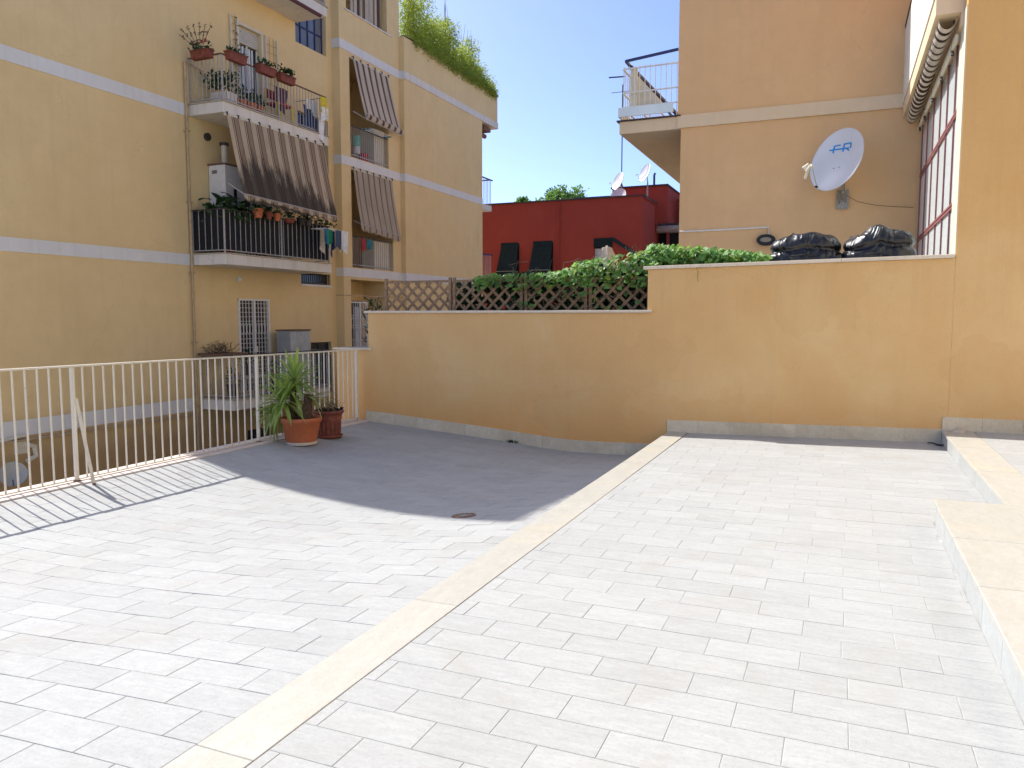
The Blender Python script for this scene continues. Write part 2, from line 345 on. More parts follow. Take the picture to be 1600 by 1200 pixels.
# ------------------------------------------------------------------ tiled floors
XC = [-7.1, -6.66, -5.8, -4.5, -3.4, -2.7, -2.03]; YC = [-3, 1, 3, 5.5, 8, 10.3]
ZT = [[-.13, -.13, -.13, -.09, -.04, -.015, 0], [-.13, -.13, -.14, -.11, -.06, -.02, 0], [-.12, -.125, -.17, -.155, -.10, -.05, -.01],
      [-.12, -.125, -.20, -.22, -.19, -.13, -.05], [-.12, -.125, -.21, -.28, -.30, -.26, -.2], [-.13, -.135, -.195, -.29, -.385, -.38, -.37]]
def _ss(a, x):
    x = min(max(x, a[0]), a[-1])
    for i in range(len(a)-1):
        if x <= a[i+1]: return i, (x-a[i])/(a[i+1]-a[i])
def zl(x, y):
    i, u = _ss(XC, x); j, v = _ss(YC, y)
    def row(q):
        p0 = ZT[q][max(i-1, 0)]; p1 = ZT[q][i]; p2 = ZT[q][i+1]; p3 = ZT[q][min(i+2, len(XC)-1)]
        return p1 + .5*u*(p2-p0 + u*(2*p0-5*p1+4*p2-p3 + u*(3*(p1-p2)+p3-p0)))
    q0, q1, q2, q3 = row(max(j-1, 0)), row(j), row(j+1), row(min(j+2, len(YC)-1))
    return q1 + .5*v*(q2-q0 + v*(2*q0-5*q1+4*q2-q3 + v*(3*(q1-q2)+q3-q0)))
def zr(x, y): return max(0, min(1, (y-3.5)/6.5)) * (.056*(x+.4)/3.1 - .004)
def tile_verts(x0, x1, y0, y1, zf, cx, cy, cz, dz=0):
    c = .0018; H = .010; out = []
    cs = [(x0, y0), (x1, y0), (x1, y1), (x0, y1)]; ins = [(x0+c, y0+c), (x1-c, y0+c), (x1-c, y1-c), (x0+c, y1-c)]
    for x, y in cs: out.append((x-cx, y-cy, zf(x, y)-H-cz))
    for x, y in cs: out.append((x-cx, y-cy, zf(x, y)-.0012+dz-cz))
    for x, y in ins: out.append((x-cx, y-cy, zf(x, y)+dz-cz))
    return out
TF = [(0,1,5,4),(1,2,6,5),(2,3,7,6),(3,0,4,7),(4,5,9,8),(5,6,10,9),(6,7,11,10),(7,4,8,11),(8,9,10,11)]
def seen(x, y, z):
    d = Vector((x, y, z)) - EYE; f = d.dot(_fw)
    if f < .1: return 0
    px = 800 + 1216*d.dot(_rt)/f; py = 600 - 1216*d.dot(_up)/f
    return f if (-60 < px < 1660 and -60 < py < 1260) else 0
def tiled(parent, name, rects, zf, mat, rest, limit=298, shared=False):
    vis = []; off = []
    for r in rects:
        x0, x1, y0, y1 = r; cx, cy = (x0+x1)/2, (y0+y1)/2; d = 0
        for q in ((cx, cy), (x0, y0), (x1, y0), (x0, y1), (x1, y1)): d = max(d, seen(q[0], q[1], zf(*q)))
        (vis if d else off).append((d, r))
    vis.sort(key=lambda a: a[0]); near = vis[:limit]; far = [r for _, r in vis[limit:]] + [r for _, r in off]
    cache = {}
    for _, (x0, x1, y0, y1) in near:
        cx, cy = (x0+x1)/2, (y0+y1)/2; cz = zf(cx, cy); dz = random.uniform(-.0006, .0006)
        if zf(x0, y0) == zf(x1, y1) == 0:
            key = (round(x1-x0, 4), round(y1-y0, 4)); dz = 0
        else: key = None
        me = cache.get(key) if key else None
        if me is None:
            me = bpy.data.meshes.new(name); me.from_pydata(tile_verts(x0, x1, y0, y1, zf, cx, cy, cz, dz), [], TF); me.materials.append(mat)
            if key: cache[key] = me
        inst(name, me, (cx, cy, cz), parent)
    if far:
        V = []; F = []
        for x0, x1, y0, y1 in far:
            n = len(V); V += tile_verts(x0, x1, y0, y1, zf, ORG[parent].x, ORG[parent].y, ORG[parent].z, random.uniform(-.0006, .0006)); F += [tuple(n+i for i in q) for q in TF]
        me = bpy.data.meshes.new(rest); me.from_pydata(V, [], F); me.materials.append(mat)
        o = bpy.data.objects.new(rest, me); col.objects.link(o); o.parent = parent; o['kind'] = 'stuff'
def layout(xa, xb, ya, yb, tw, th, px, py, gap=.0028, clip=None):
    out = []; k0 = math.floor((ya-py)/th)
    for k in range(k0, k0+int((yb-ya)/th)+3):
        y0, y1 = max(py+k*th, ya), min(py+(k+1)*th, yb)
        if y1-y0 < .02: continue
        ph = px + (tw/2 if k % 2 else 0) + (random.Random(k*7+3).uniform(-.022, .022) if k else 0); i0 = math.floor((xa-ph)/tw)
        for i in range(i0, i0+int((xb-xa)/tw)+3):
            x0, x1 = max(ph+i*tw, xa), min(ph+(i+1)*tw, xb)
            if x1-x0 < .02: continue
            if clip:
                r = clip(x0, x1, y0, y1)
                if r is None: continue
                x0, x1, y0, y1 = r
            out.append((x0+gap/2, x1-gap/2, y0+gap/2, y1-gap/2))
    return out
def bed(parent, xa, xb, ya, yb, zf, nx, ny, drop=.0022):
    P = [[(xa+(xb-xa)*i/nx, ya+(yb-ya)*j/ny, zf(xa+(xb-xa)*i/nx, ya+(yb-ya)*j/ny)-drop) for j in range(ny+1)] for i in range(nx+1)]
    m = MB(); m.grid([list(r) for r in zip(*P)]); m.build('grout_bed', M['grout'], parent)
fl = structure('terrace_floor', (0, 5, 0), 'pale grey tiled upper floor in the sun')
def clipB(x0, x1, y0, y1):
    if y0 < 6.17 and x1 > .678: x1 = .678
    return (x0, x1, y0, y1) if x1-x0 > .02 else None
bed(fl, -1.775, 1.14, -6, 10.17, zr, 4, 14)
tiled(fl, 'floor_tile', layout(-1.772, 1.135, -5.99, 10.168, .397, .194, .081, 2.827, clip=clipB), zr, M['tile'], 'floor_tiles_far')
sf = structure('sunken_floor', (-4.5, 5, -.1), 'grey tiled lower floor dipping towards the ochre wall')
bed(sf, -6.68, -2.03, -6, 10.17, zl, 90, 180, .0032)
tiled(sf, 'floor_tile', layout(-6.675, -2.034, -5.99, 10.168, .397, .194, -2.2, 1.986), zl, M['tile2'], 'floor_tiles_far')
st = structure('stone_strip', (-1.9, 5, 0), 'cream travertine strip dividing the two tiled floors')
yy = [-5.9, -4.4, -3, -1.6, -.4, .8, 1.975, 3.5, 5.0, 6.4, 7.8, 9.0, 10.17]
b = MB(); b.box(-2.02, -1.78, -5.95, 10.17, -.5, -.022); b.build('riser', M['riser'], st)
for a, c_ in zip(yy[:-1], yy[1:]):
    m = MB(); m.hexa([(-2.03, a+.001, -.02), (-1.776, a+.001, -.02), (-1.776, c_-.001, -.02), (-2.03, c_-.001, -.02),
                      (-2.03, a+.001, zr(-2, a)+.002), (-1.776, a+.001, zr(-1.8, a)+.002), (-1.776, c_-.001, zr(-1.8, c_)+.002), (-2.03, c_-.001, zr(-2, c_)+.002)])
    m.build('stone_slab', M['trav'], st, bevel=.0025)
# raised platforms on the right
pa = structure('raised_step', (1.2, 8, 0), 'raised tiled platform with cream travertine edge by the wall')
m = MB(); m.box(1.150, 5, 6.27, 10.168, -.01, .148); m.build('step_core', M['riser'], pa)
for i in range(8):
    m = MB(); m.box(1.138, 1.1495, 6.30+i*.484, 6.30+(i+1)*.484-.003, .0, .146); m.build('riser_tile', M['riser'], pa)
for a, c_ in ((6.26, 7.6), (7.6, 8.9), (8.9, 10.165)):
    m = MB(); m.box(1.128, 1.455, a+.001, c_-.001, .149, .178); m.build('edge_slab', M['trav'], pa, bevel=.003)
tiled(pa, 'floor_tile', layout(1.457, 5.0, 6.26, 10.165, .397, .194, 1.6, 6.3), lambda x, y: .1775, M['tile'], 'floor_tiles_far')
pb = structure('travertine_platform', (1.2, 4, 0), 'broad cream travertine step nearest the camera on the right')
m = MB(); m.box(.695, 5, -6, 6.18, -.01, .166); m.build('step_core', M['riser'], pb)
for i in range(25):
    m = MB(); m.box(.680, .6945, -6.07+i*.49, -6.07+(i+1)*.49-.003, .0, .164); m.build('riser_tile', M['riser'], pb)
ys = [-6, -4, -2.5, -1, 1.2, 3.0, 4.25, 5.15, 6.20]
for a, c_ in zip(ys[:-1], ys[1:]):
    for x0, x1 in ((.662, 1.75), (1.75, 3.0), (3.0, 5.0)):
        m = MB(); m.box(x0+(.001 if x0 > .7 else 0), x1-.001, a+.001, c_-.001, .167, .197); m.build('travertine_slab', M['trav'], pb, bevel=.004)
# curb under the railing
cb = structure('curb', (-6.8, 5, -.11), 'pale pink marble curb under the white railing')
for i in range(15):
    m = MB(); m.box(-7.02, -6.672, -6.585+i*1.117, -6.585+(i+1)*1.117-.002, -.5, -.108); m.build('curb_stone', M['pinkcurb'], cb, bevel=.003)

# ------------------------------------------------------------------ garden wall
WY = 10.18
gw = thing('garden_wall', (-2.5, WY, 0), 'long stepped ochre rendered wall closing the far end of the terrace', 'wall')
m = MB()
prof = [(-2.335, -.5), (1.19, -.5), (1.19, 2.150), (-2.335, 2.098)]
def prism(m, prof, y0, y1):
    n = len(prof); m.poly([(x, y0, z) for x, z in prof]); m.poly([(x, y1, z) for x, z in reversed(prof)])
    for i in range(n):
        a, c_ = prof[i], prof[(i+1) % n]; m.quad((a[0], y0, a[1]), (a[0], y1, a[1]), (c_[0], y1, c_[1]), (c_[0], y0, c_[1]))
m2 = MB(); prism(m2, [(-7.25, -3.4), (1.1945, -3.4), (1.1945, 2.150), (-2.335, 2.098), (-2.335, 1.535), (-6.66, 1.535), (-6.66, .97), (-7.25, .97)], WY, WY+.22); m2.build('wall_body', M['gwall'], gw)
xs = [-6.71, -5.6, -4.5, -3.4, -2.275]
for a, c_ in zip(xs[:-1], xs[1:]):
    m = MB(); m.box(a+.001, c_-.001, WY-.035, WY+.262, 1.537, 1.572) if c_ > -2.3 else m.box(a+.001, c_-.001, WY-.035, WY+.26, 1.537, 1.572)
    m.build('coping_slab', M['cope'], gw, bevel=.003)
m = MB(); m.box(-7.3, -6.60, WY-.03, WY+.25, .972, 1.0); m.build('coping_slab', M['cope'], gw, bevel=.003)
xs = [-2.39, -1.2, 0.0, 1.183]
for a, c_ in zip(xs[:-1], xs[1:]):
    za, zc = 2.10+(a+2.335)*.0148, 2.10+(c_+2.335)*.0148
    m = MB(); m.hexa([(a+.001, WY-.035, za), (c_-.001, WY-.035, zc), (c_-.001, WY+.30, zc), (a+.001, WY+.30, za), (a+.001, WY-.035, za+.042), (c_-.001, WY-.035, zc+.042), (c_-.001, WY+.30, zc+.042), (a+.001, WY+.30, za+.042)])
    m.build('coping_slab', M['cope'], gw, bevel=.003)
def skirt(parent, xa, xb, step, zf, h, y=WY):
    x = xa
    while x < xb-.03:
        x1 = min(x+step, xb)
        m = MB(); m.hexa([(x+.001, y-.014, zf(x)-.02), (x1-.001, y-.014, zf(x1)-.02), (x1-.001, y-.0005, zf(x1)-.02), (x+.001, y-.0005, zf(x)-.02),
                          (x+.001, y-.014, zf(x)+h), (x1-.001, y-.014, zf(x1)+h), (x1-.001, y-.0005, zf(x1)+h), (x+.001, y-.0005, zf(x)+h)])
        m.build('skirting_tile', M['skirt'], parent, bevel=.0015); x = x1
skirt(gw, -6.72, -6.60, .2, lambda x: zl(x, 10.17), .165); skirt(gw, -6.60, -2.02, .40, lambda x: zl(x, 10.17), .165)
skirt(gw, -2.05, 1.135, .40, lambda x: zr(x, 10.17), .163)

# ------------------------------------------------------------------ right building
RY = 15.5
rb = thing('apartment_building', (3, 13, 0), 'ochre apartment building on the right with a huge red-framed window', 'building')
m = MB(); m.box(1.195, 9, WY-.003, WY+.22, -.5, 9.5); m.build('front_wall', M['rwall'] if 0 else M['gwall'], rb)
skirt(rb, 1.138, 5, .40, lambda x: .1775, .155, WY-.003)
def crossing(z): return z
m = MB(); m.box(-2.955, 9, RY, RY+.3, 1.2, 5.105); m.box(-3.02, 9, RY-.02, RY+.3, 5.345, 9.5)
m.box(-2.955, -2.7, RY+.3, 25, 1.2, 5.1); m.box(-3.02, -2.7, RY+.3, 25, 5.345, 9.5); m.build('rear_wall', M['rwall'], rb)
m = MB(); m.box(-3.02, .93, RY-.045, RY+.28, 5.107, 5.343); m.build('band', M['tanband'], rb)
m = MB(); m.box(-3.35, 9, RY-.35, 25, 9.5, 9.7); m.build('roof', M['roof'], rb)
for i in range(5):
    m = MB(); m.hexa([(-3.35, RY+.1+i*.5, 8.9), (-3.03, RY+.1+i*.5, 8.6), (-3.03, RY+.3+i*.5, 8.6), (-3.35, RY+.3+i*.5, 8.9), (-3.35, RY+.1+i*.5, 9.49), (-3.03, RY+.1+i*.5, 9.49), (-3.03, RY+.3+i*.5, 9.49), (-3.35, RY+.3+i*.5, 9.49)]); m.build('corbel', M['tanband'], rb)
m = MB()  # unseen house wall with doors, added to bounce sunlight onto shaded surfaces
for a, c_ in ((-6, -1.2), (.2, 3.8), (5.2, 10.176)): m.box(5.0, 5.3, a, c_, -.4, 9.5)
for a, c_ in ((-1.2, .2), (3.8, 5.2)): m.box(5.0, 5.3, a, c_, 2.45, 9.5)
m.build('added_bounce_wall', M['creamwall'], rb)
for a, c_ in ((-1.2, .2), (3.8, 5.2)):
    m = MB(); m.box(5.12, 5.16, a, c_, .18, 2.45); dd = m.build('added_wall_door', M['dkglass'], rb)
    for k in range(2):
        m = MB(); y0, y1 = a+.7*k, a+.7*(k+1)
        m.box(5.06, 5.115, y0, y0+.08, .18, 2.45); m.box(5.06, 5.115, y1-.08, y1, .18, 2.45); m.box(5.06, 5.115, y0+.08, y1-.08, 2.35, 2.45); m.box(5.06, 5.115, y0+.08, y1-.08, .18, .4); m.build('door_frame', M['redframe'], dd)
# corner balcony on the far-left
m = MB(); m.box(-4.17, -2.957, RY-.02, 24, 5.10, 5.33); bal = m.build('balcony', M['tanband'], rb)
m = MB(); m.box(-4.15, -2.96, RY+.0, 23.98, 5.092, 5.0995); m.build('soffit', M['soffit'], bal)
m = MB(); m.box(-4.22, -2.958, RY-.07, 24.0, 5.331, 5.358); m.build('balcony_edge', M['roof'], bal)
m = MB()
for z in (5.62, 5.90, 6.36): m.bar((-4.10, RY+.03, z), (-3.03, RY+.03, z), .025, .025); m.bar((-4.12, RY+.04, z), (-4.12, 22.0, z), .025, .025)
for i in range(11): m.bar((-4.10+i*.105, RY+.03, 5.62 if i % 5 else 5.36), (-4.10+i*.105, RY+.03, 6.40), .012)
for i in range(40): m.bar((-4.12, RY+.08+i*.16, 5.4), (-4.12, RY+.08+i*.16, 6.40), .012)
m.build('railing', M['white'], bal)
m = MB(); m.bar((-4.06, RY+.0, 6.50), (-3.03, RY+.0, 6.60), .045); m.bar((-4.06, RY, 6.50), (-4.06, 22, 6.50), .045)
m.bar((-4.02, RY+.2, 6.45), (-3.2, 20.5, 5.75), .07, .05); m.bar((-4.40, RY-.02, 6.22), (-4.1, RY+.1, 6.24), .022); m.build('handrail', M['blue'], bal)
m = MB(); m.box(-4.19, -3.10, RY-.06, RY-.035, 5.42, 5.60); m.box(-4.19, -4.165, RY-.035, RY+1.5, 5.42, 5.60); m.build('glass_screen', M['pane'], bal)
m = MB(); m.box(-3.99, -3.85, RY+.1, RY+.14, 5.65, 6.4); m.poly([(-3.95, RY+.2, 5.62), (-3.3, RY+.2, 5.62), (-3.95, RY+.2, 6.35)]); m.build('cloth_panel', M['cream'], bal)
# side wing: upper balcony over the window, awning, big window
m = MB(); m.box(.90, 1.5, WY+.24, RY-.022, 4.93, 5.16); ub = m.build('upper_balcony', M['tanband'], rb)
m = MB(); m.box(.885, .97, WY+.24, RY-.024, 5.162, 6.45); m.build('parapet', M['slabconc'], ub)
m = MB(); m.box(.872, .99, WY+.24, RY-.026, 6.452, 6.5); m.build('parapet_cap', M['roof'], ub)
m = MB(); m.box(1.3, 1.5, WY+.24, RY-.03, 5.162, 9.3); m.build('upper_wall', M['rwall'], rb)
ny, nx_ = 160, 9; P = []
for i in range(ny+1):
    y = WY+.35+(RY-WY-.5)*i/ny; wob = .006*math.sin(i*.7)+.004*math.sin(i*1.9)
    P.append([(1.035-(.088+wob)*math.cos(j/nx_*math.pi*1.15), y, 4.905-(.115+wob)*math.sin(j/nx_*math.pi*1.15)) for j in range(nx_+1)])
m = MB(); m.grid(P, uv=True); aw = m.build('rolled_awning', M['awnR'], rb, smooth=True)
m = MB(); m.box(1.125, 1.155, WY+.40, RY-1.7, 4.66, 4.74); m.box(1.125, 1.155, RY-1.6, RY-.2, 4.66, 4.72); m.build('awning_bar', M['cream'], aw)
for y in (10.9, 12.0, 13.1, 14.2, 15.0): m = MB(); m.tube([(1.14, y, 4.76), (1.14, y+.07, 4.66), (1.14, y, 4.6)], .02, 6); m.build('awning_hook', M['iron'], aw)
m = MB(); m.box(1.16, 1.5, WY+.24, RY-.03, 4.78, 4.928); m.build('lintel', M['tanband'], rb)
# jamb (sunlit reveal) and glazing
m = MB(); m.box(1.186, 1.1945, WY+.012, WY+.50, 2.0, 4.928); m.box(1.1946, 1.50, WY+.222, WY+.55, 1.9, 4.778); m.build('window_jamb', M['cream'], rb)
m = MB(); m.box(1.28, 1.34, WY+.55, RY-.03, 1.96, 4.778); m.build('window_backing', M['curtain'], rb)
gy = [WY+.56, 11.15, 11.95, 12.75, 13.65, 14.55, RY-.035]; gz = [1.98, 2.82, 3.92, 4.775]
win = MB()
for y in gy: win.box(1.205, 1.27, y-.008 if y > gy[0] else y, y+.008 if y < gy[-1] else y, gz[0], gz[-1])
for z in gz[1:-1]:
    win.box(1.2, 1.262, gy[0], gy[-1], z-.034, z-.010); win.box(1.2, 1.262, gy[0], gy[-1], z+.010, z+.034)
win.box(1.2, 1.262, gy[0], gy[-1], gz[0]-.02, gz[0]+.03); wf = win.build('window_frame', M['redframe'], rb)
for a, c_ in zip(gy[:-1], gy[1:]):
    for z0, z1 in zip(gz[:-1], gz[1:]):
        m = MB(); m.box(1.226, 1.238, a+.011, c_-.011, z0+.035, z1-.035); m.build('pane', M['pane'], wf)
# wall lamp, conduit
lp = ony(1197, 375, RY-.05)
t_ = thing('wall_lamp', lp, 'black oval bulkhead lamp on the ochre wall left of the black bundles', 'lamp')
m = MB(); n = 24
def oval(m, c, a, b_, y0, y1, n=24):
    A = [(c.x+a*math.cos(2*math.pi*k/n), y0, c.z+b_*math.sin(2*math.pi*k/n)) for k in range(n)]; B = [(x, y1, z) for x, _, z in A]
    m.poly(A); m.poly(list(reversed(B)))
    for k in range(n): m.quad(A[k], B[k], B[(k+1) % n], A[(k+1) % n])
oval(m, lp, .17, .105, RY-.10, RY-.001); m.build('lamp_body', M['lampb'], t_)
m = MB(); oval(m, lp, .10, .045, RY-.125, RY-.101); m.build('lamp_glass', M['lampg'], t_)
m = MB(); m.tube([ony(1062, 362, RY-.02), ony(1130, 359, RY-.02), ony(1201, 355, RY-.02), ony(1201, 367, RY-.02)], .017, 6)
tag(m.build('conduit_pipe', M['white'], None, org=ony(1201, 367, RY-.02)), 'thin white conduit running along the wall to the bulkhead lamp', 'pipe')

# ------------------------------------------------------------------ satellite dishes
def dish(name, c, long_r, ratio, label, group=None, big=False, tilt=(.53, .85), mount=None):
    c = Vector(c); v = (EYE-c).normalized(); r = _rt.copy(); u = _up.copy()
    l = (r*tilt[0] + u*tilt[1]).normalized(); perp = (-r*tilt[1] + u*tilt[0]).normalized()
    l = (l - v*l.dot(v)).normalized(); perp = (perp - v*perp.dot(v) - l*perp.dot(l)).normalized()
    n = (v*ratio + perp*math.sqrt(1-ratio**2)).normalized(); s_ = n.cross(l).normalized()
    if s_.dot(perp) < 0: s_ = -s_
    T = thing(name, c, label, 'satellite dish', group)
    A = long_r; B = long_r*.93; K = .22/long_r
    def S(a, b_, off=0): return c + l*(a*A) + s_*(b_*B) + n*(K*A*A*(a*a+b_*b_)*.9 - .16*A + off)
    m = MB(); nr, na = 10, 48; P = []
    for i in range(nr+1): P.append([S(i/nr*math.cos(2*math.pi*k/na), i/nr*math.sin(2*math.pi*k/na)) for k in range(na+1)])
    m.grid(P); Q = [[S(1.0*math.cos(2*math.pi*k/na), math.sin(2*math.pi*k/na), o) for k in range(na+1)] for o in (0, .0)]
    rim = [[S(q*math.cos(2*math.pi*k/na), q*math.sin(2*math.pi*k/na), o) for k in range(na+1)] for q, o in ((1, 0), (1.02, .006), (1.02, -.012), (.98, -.02), (.3, -.02))]
    m.grid(rim); m.build('reflector', M['dish'], T, smooth=True)
    foot = S(-.98, .1, 0); head = c + n*(A*.66) - l*(A*.50) + s_*A*.10
    m = MB(); m.tube([foot, foot*.5+head*.5 + Vector((0, 0, -.01)), head], .011*A/.6, 6); arm = m.build('feed_arm', M['greycab2'], T)
    m = MB(); m.tube([head - n*.02*A, head + n*.09*A], [.05*A, .065*A], 10); m.tube([head + n*.09*A, head+n*.12*A-l*.2*A], .045*A, 8)
    if big: m.tube([head + s_*.1, head+s_*.1+n*.07-l*.1], .035, 8); m.tube([head+n*.05-l*.08, head-l*.22], .022, 8)
    m.build('feed_horn', M['cream'], T)
    m = MB()
    back = c - n*(.2*A)
    if mount is not None:
        mt = Vector(mount); m.tube([back, mt], .03*A/.6, 8)
        if big:
            m.tube([mt+Vector((0, .0, .22)), mt+Vector((0, 0, -.02))], .03, 8)
            m.box(mt.x-.10, mt.x+.10, RY-.06, RY-.03, mt.z-.28, mt.z+.06)
            m.bar((mt.x-.07, RY-.03, mt.z-.2), (mt.x, mt.y, mt.z), .03); m.bar((mt.x+.07, RY-.03, mt.z-.2), (mt.x, mt.y, mt.z), .03); m.bar((mt.x, RY-.03, mt.z), (mt.x, mt.y, mt.z), .05)
        else: m.tube([mt, (mt.x, mt.y, mt.z-1.0)], .03, 6)
    m.build('bracket', M['galv'], T)
    m = MB(); m.tube([foot-n*.02, foot+n*.035], .02, 8); m.build('arm_joint', M['lampb'], T)
    return T, S, n, r, u, c, l, s_, A, B
bc = ony(1308, 250, 14.85)
T, S, n_, r_, u_, c_, l_, s2, A_, B_ = dish('satellite_dish', bc, .545, .70, 'big white satellite dish with blue lettering fixed to the ochre wall', big=True, mount=ony(1317, 300, 15.3))
# printed letters, laid on the curved reflector: strokes drawn in the dish's own axes
def uvpt(px, py):
    d = ray(px, py); tt = (c_ - EYE).dot(n_)/d.dot(n_); p = EYE + d*tt - c_; a = p.dot(l_)/A_; b_ = p.dot(s2)/B_
    for _ in range(6):      # settle on the curved face
        q = S(a, b_, .004); f = (q-EYE).dot(n_)/d.dot(n_); p = EYE + d*f - c_; a = p.dot(l_)/A_; b_ = p.dot(s2)/B_
    return a, b_
def Z(cx, cy): return (1240+cx/9.23, 190+cy/9.23)
strokes = [([(515, 418), (600, 405), (705, 392), (800, 378)], 22), ([(568, 458), (580, 400), (592, 352)], 24), ([(590, 356), (640, 344), (680, 338)], 20),
           ([(710, 436), (722, 380), (735, 318)], 24), ([(730, 326), (780, 314), (835, 306)], 22), ([(830, 306), (824, 345), (815, 380)], 22), ([(755, 385), (780, 400), (800, 418)], 22)]
m = MB()
for pts, wd in strokes:
    fine = []
    for p, q in zip(pts[:-1], pts[1:]):
        for k in range(5): fine.append((p[0]+(q[0]-p[0])*k/5, p[1]+(q[1]-p[1])*k/5))
    fine.append(pts[-1]); dx, dy = pts[-1][0]-pts[0][0], pts[-1][1]-pts[0][1]; L = math.hypot(dx, dy); nx2, ny2 = -dy/L*wd/2, dx/L*wd/2
    P = [[], []]
    for x, y in fine:
        for k, sg in ((0, 1), (1, -1)):
            a, b_ = uvpt(*Z(x+nx2*sg, y+ny2*sg)); P[k].append(S(a, b_, .004))
    m.grid(P)
m.build('printed_letters', M['logo'], T)
m = MB()
for q in ((580, 675), (655, 658)):
    a, b_ = uvpt(*Z(*q)); p = S(a, b_, .003); m.tube([p, p+n_*.012], .009, 6)
m.build('bolt', M['galv'], T)
m = MB(); pts = [ony(1317, 302, 15.4), ony(1340, 315, 15.46), ony(1370, 321, 15.47), ony(1400, 323, 15.47), ony(1427, 324, 15.47)]; m.tube(pts, .004, 5); m.build('cable', M['bark'], T)

# ------------------------------------------------------------------ black covered bundles
def bundle(px0, px1, pytop, y, seed, label, peaks):
    a = ony(px0, 405, y); b_ = ony(px1, 400, y); top = ony((px0+px1)/2, pytop, y).z; z0 = 2.0; cx = (a.x+b_.x)/2; hx = (b_.x-a.x)/2*1.05; hz = top-z0
    rnd = random.Random(seed); ph = [rnd.uniform(0, 6) for _ in range(8)]
    m = MB(); P = []; NU, NV = 120, 44
    for j in range(NV+1):
        v = j/NV*math.pi/2; row = []
        for i in range(NU+1):
            t0 = 2*math.pi*i/NU; cxx, syy = math.cos(t0), math.sin(t0)
            ex = .5; px_ = math.copysign(abs(cxx)**ex, cxx)*math.cos(v)**.30; py_ = math.copysign(abs(syy)**ex, syy)*math.cos(v)**.30
            fold = .010*math.sin(3*t0+ph[0]) + .016*(1-abs(math.sin(4.5*t0+ph[1]+2.2*v)))**4 + .012*(1-abs(math.sin(8*t0+ph[2]-2.8*v)))**5
            X_ = cx + hx*px_*(1+fold*.8); Y_ = y + .42*py_*(1+fold)
            zz = z0 + hz*math.sin(v)**.55*(1 + .03*math.sin(5*X_+ph[3]) + .05*(1-abs(math.sin(4.3*X_+ph[4]+3.1*Y_)))**5 + .04*(1-abs(math.sin(7.1*X_-5.2*Y_+ph[5])))**6 - .05*(1-abs(math.sin(3.1*X_-2.0*Y_+ph[6])))**5)
            for pk, am, wd in peaks: zz += am*math.exp(-((X_-(cx+hx*pk))/wd)**2)*math.sin(v)
            pin = 1-.09*math.exp(-((math.sin(v)-.42)/.08)**2); X_ = cx+(X_-cx)*pin; Y_ = y+(Y_-y)*pin
            row.append((X_, Y_, zz))
        P.append(row)
    m.grid(P); T = thing('wrapped_bundle', (cx, y, z0), label, 'bundle', 'bundles under black plastic on the wall')
    m.build('plastic_cover', M['plastic'], T, smooth=True)
    m = MB()
    for k in range(7):
        t0 = rnd.uniform(3.5, 5.9); x = cx+hx*math.cos(t0)*.9; zz = z0+rnd.uniform(.12, .3)
        m.poly([(x-.07, y-.43, zz), (x, y-.47, zz-.04), (x+.08, y-.42, zz-.02), (x+.05, y-.45, zz+.05)])
    m.build('loose_fold', M['plastic'], T, smooth=True)
    m = MB(); m.tube([(cx+hx*1.0*math.cos(q), y+.44*math.sin(q), z0+.24+.02*math.sin(3*q)) for q in [i*2*math.pi/24 for i in range(25)]], .008, 5); m.build('tie_cord', M['lampb'], T)
bundle(1203, 1314, 370, 10.98, 3, 'lower black plastic wrapped bundle beside the bulkhead lamp', [(-.5, -.02, .2), (.2, .03, .12)])
bundle(1316, 1428, 364, 10.98, 9, 'taller black plastic wrapped bundle next to the red-framed window', [(.0, .07, .10), (-.7, -.04, .15)])

# ------------------------------------------------------------------ left apartment building
lb = thing('apartment_building', (-14, 17, -3.5), 'yellow ochre apartment block on the left with striped awnings and flowered balconies', 'building')
XA, XB, XCW = -13.0, -12.75, -12.6
def facade(m, X, y0, y1, z0, z1, ops, depth):
    ysn = sorted({y0, y1, *[o[0] for o in ops], *[o[1] for o in ops]}); zsn = sorted({z0, z1, *[o[2] for o in ops], *[o[3] for o in ops]})
    for a, c_ in zip(ysn[:-1], ysn[1:]):
        for d, e in zip(zsn[:-1], zsn[1:]):
            ym, zm = (a+c_)/2, (d+e)/2
            if any(o[0] < ym < o[1] and o[2] < zm < o[3] for o in ops): continue
            m.quad((X, a, d), (X, c_, d), (X, c_, e), (X, a, e))
    for o in ops:
        a, c_, d, e = o[:4]; D = o[4] if len(o) > 4 else depth; x2 = X-D
        m.quad((X, a, d), (x2, a, d), (x2, c_, d), (X, c_, d)); m.quad((X, a, e), (X, c_, e), (x2, c_, e), (x2, a, e))
        m.quad((X, a, d), (X, a, e), (x2, a, e), (x2, a, d)); m.quad((X, c_, d), (x2, c_, d), (x2, c_, e), (X, c_, e))
        m.quad((x2, a, d), (x2, c_, d), (x2, c_, e), (x2, a, e))
Z3, Z2, Z1, Z4 = 5.99, 2.82, -.32, 9.12
YC0, YJ, YK, YE = 8.58, 18.30, 21.45, 27.15; ROOF = 12.70
opsA = [(14.68, 15.44, 6.0, 8.18, .18), (16.76, 18.06, 8.45, 9.9, .2), (16.78, 18.06, 5.30, 6.75, .2), (14.68, 15.44, 2.85, 5.0, .18), (16.76, 18.04, 2.33, 2.62, .2),
        (14.42, 15.46, -.3, 1.87, .15), (17.10, 18.02, -.62, .78, .15), (14.6, 15.5, -3.0, -1.25, .3), (14.7, 15.4, 9.2, 11.3, .15)]
m = MB(); facade(m, XA, YC0, YJ, -3.5, ROOF, opsA, .15)
YB0 = YC0+4.6
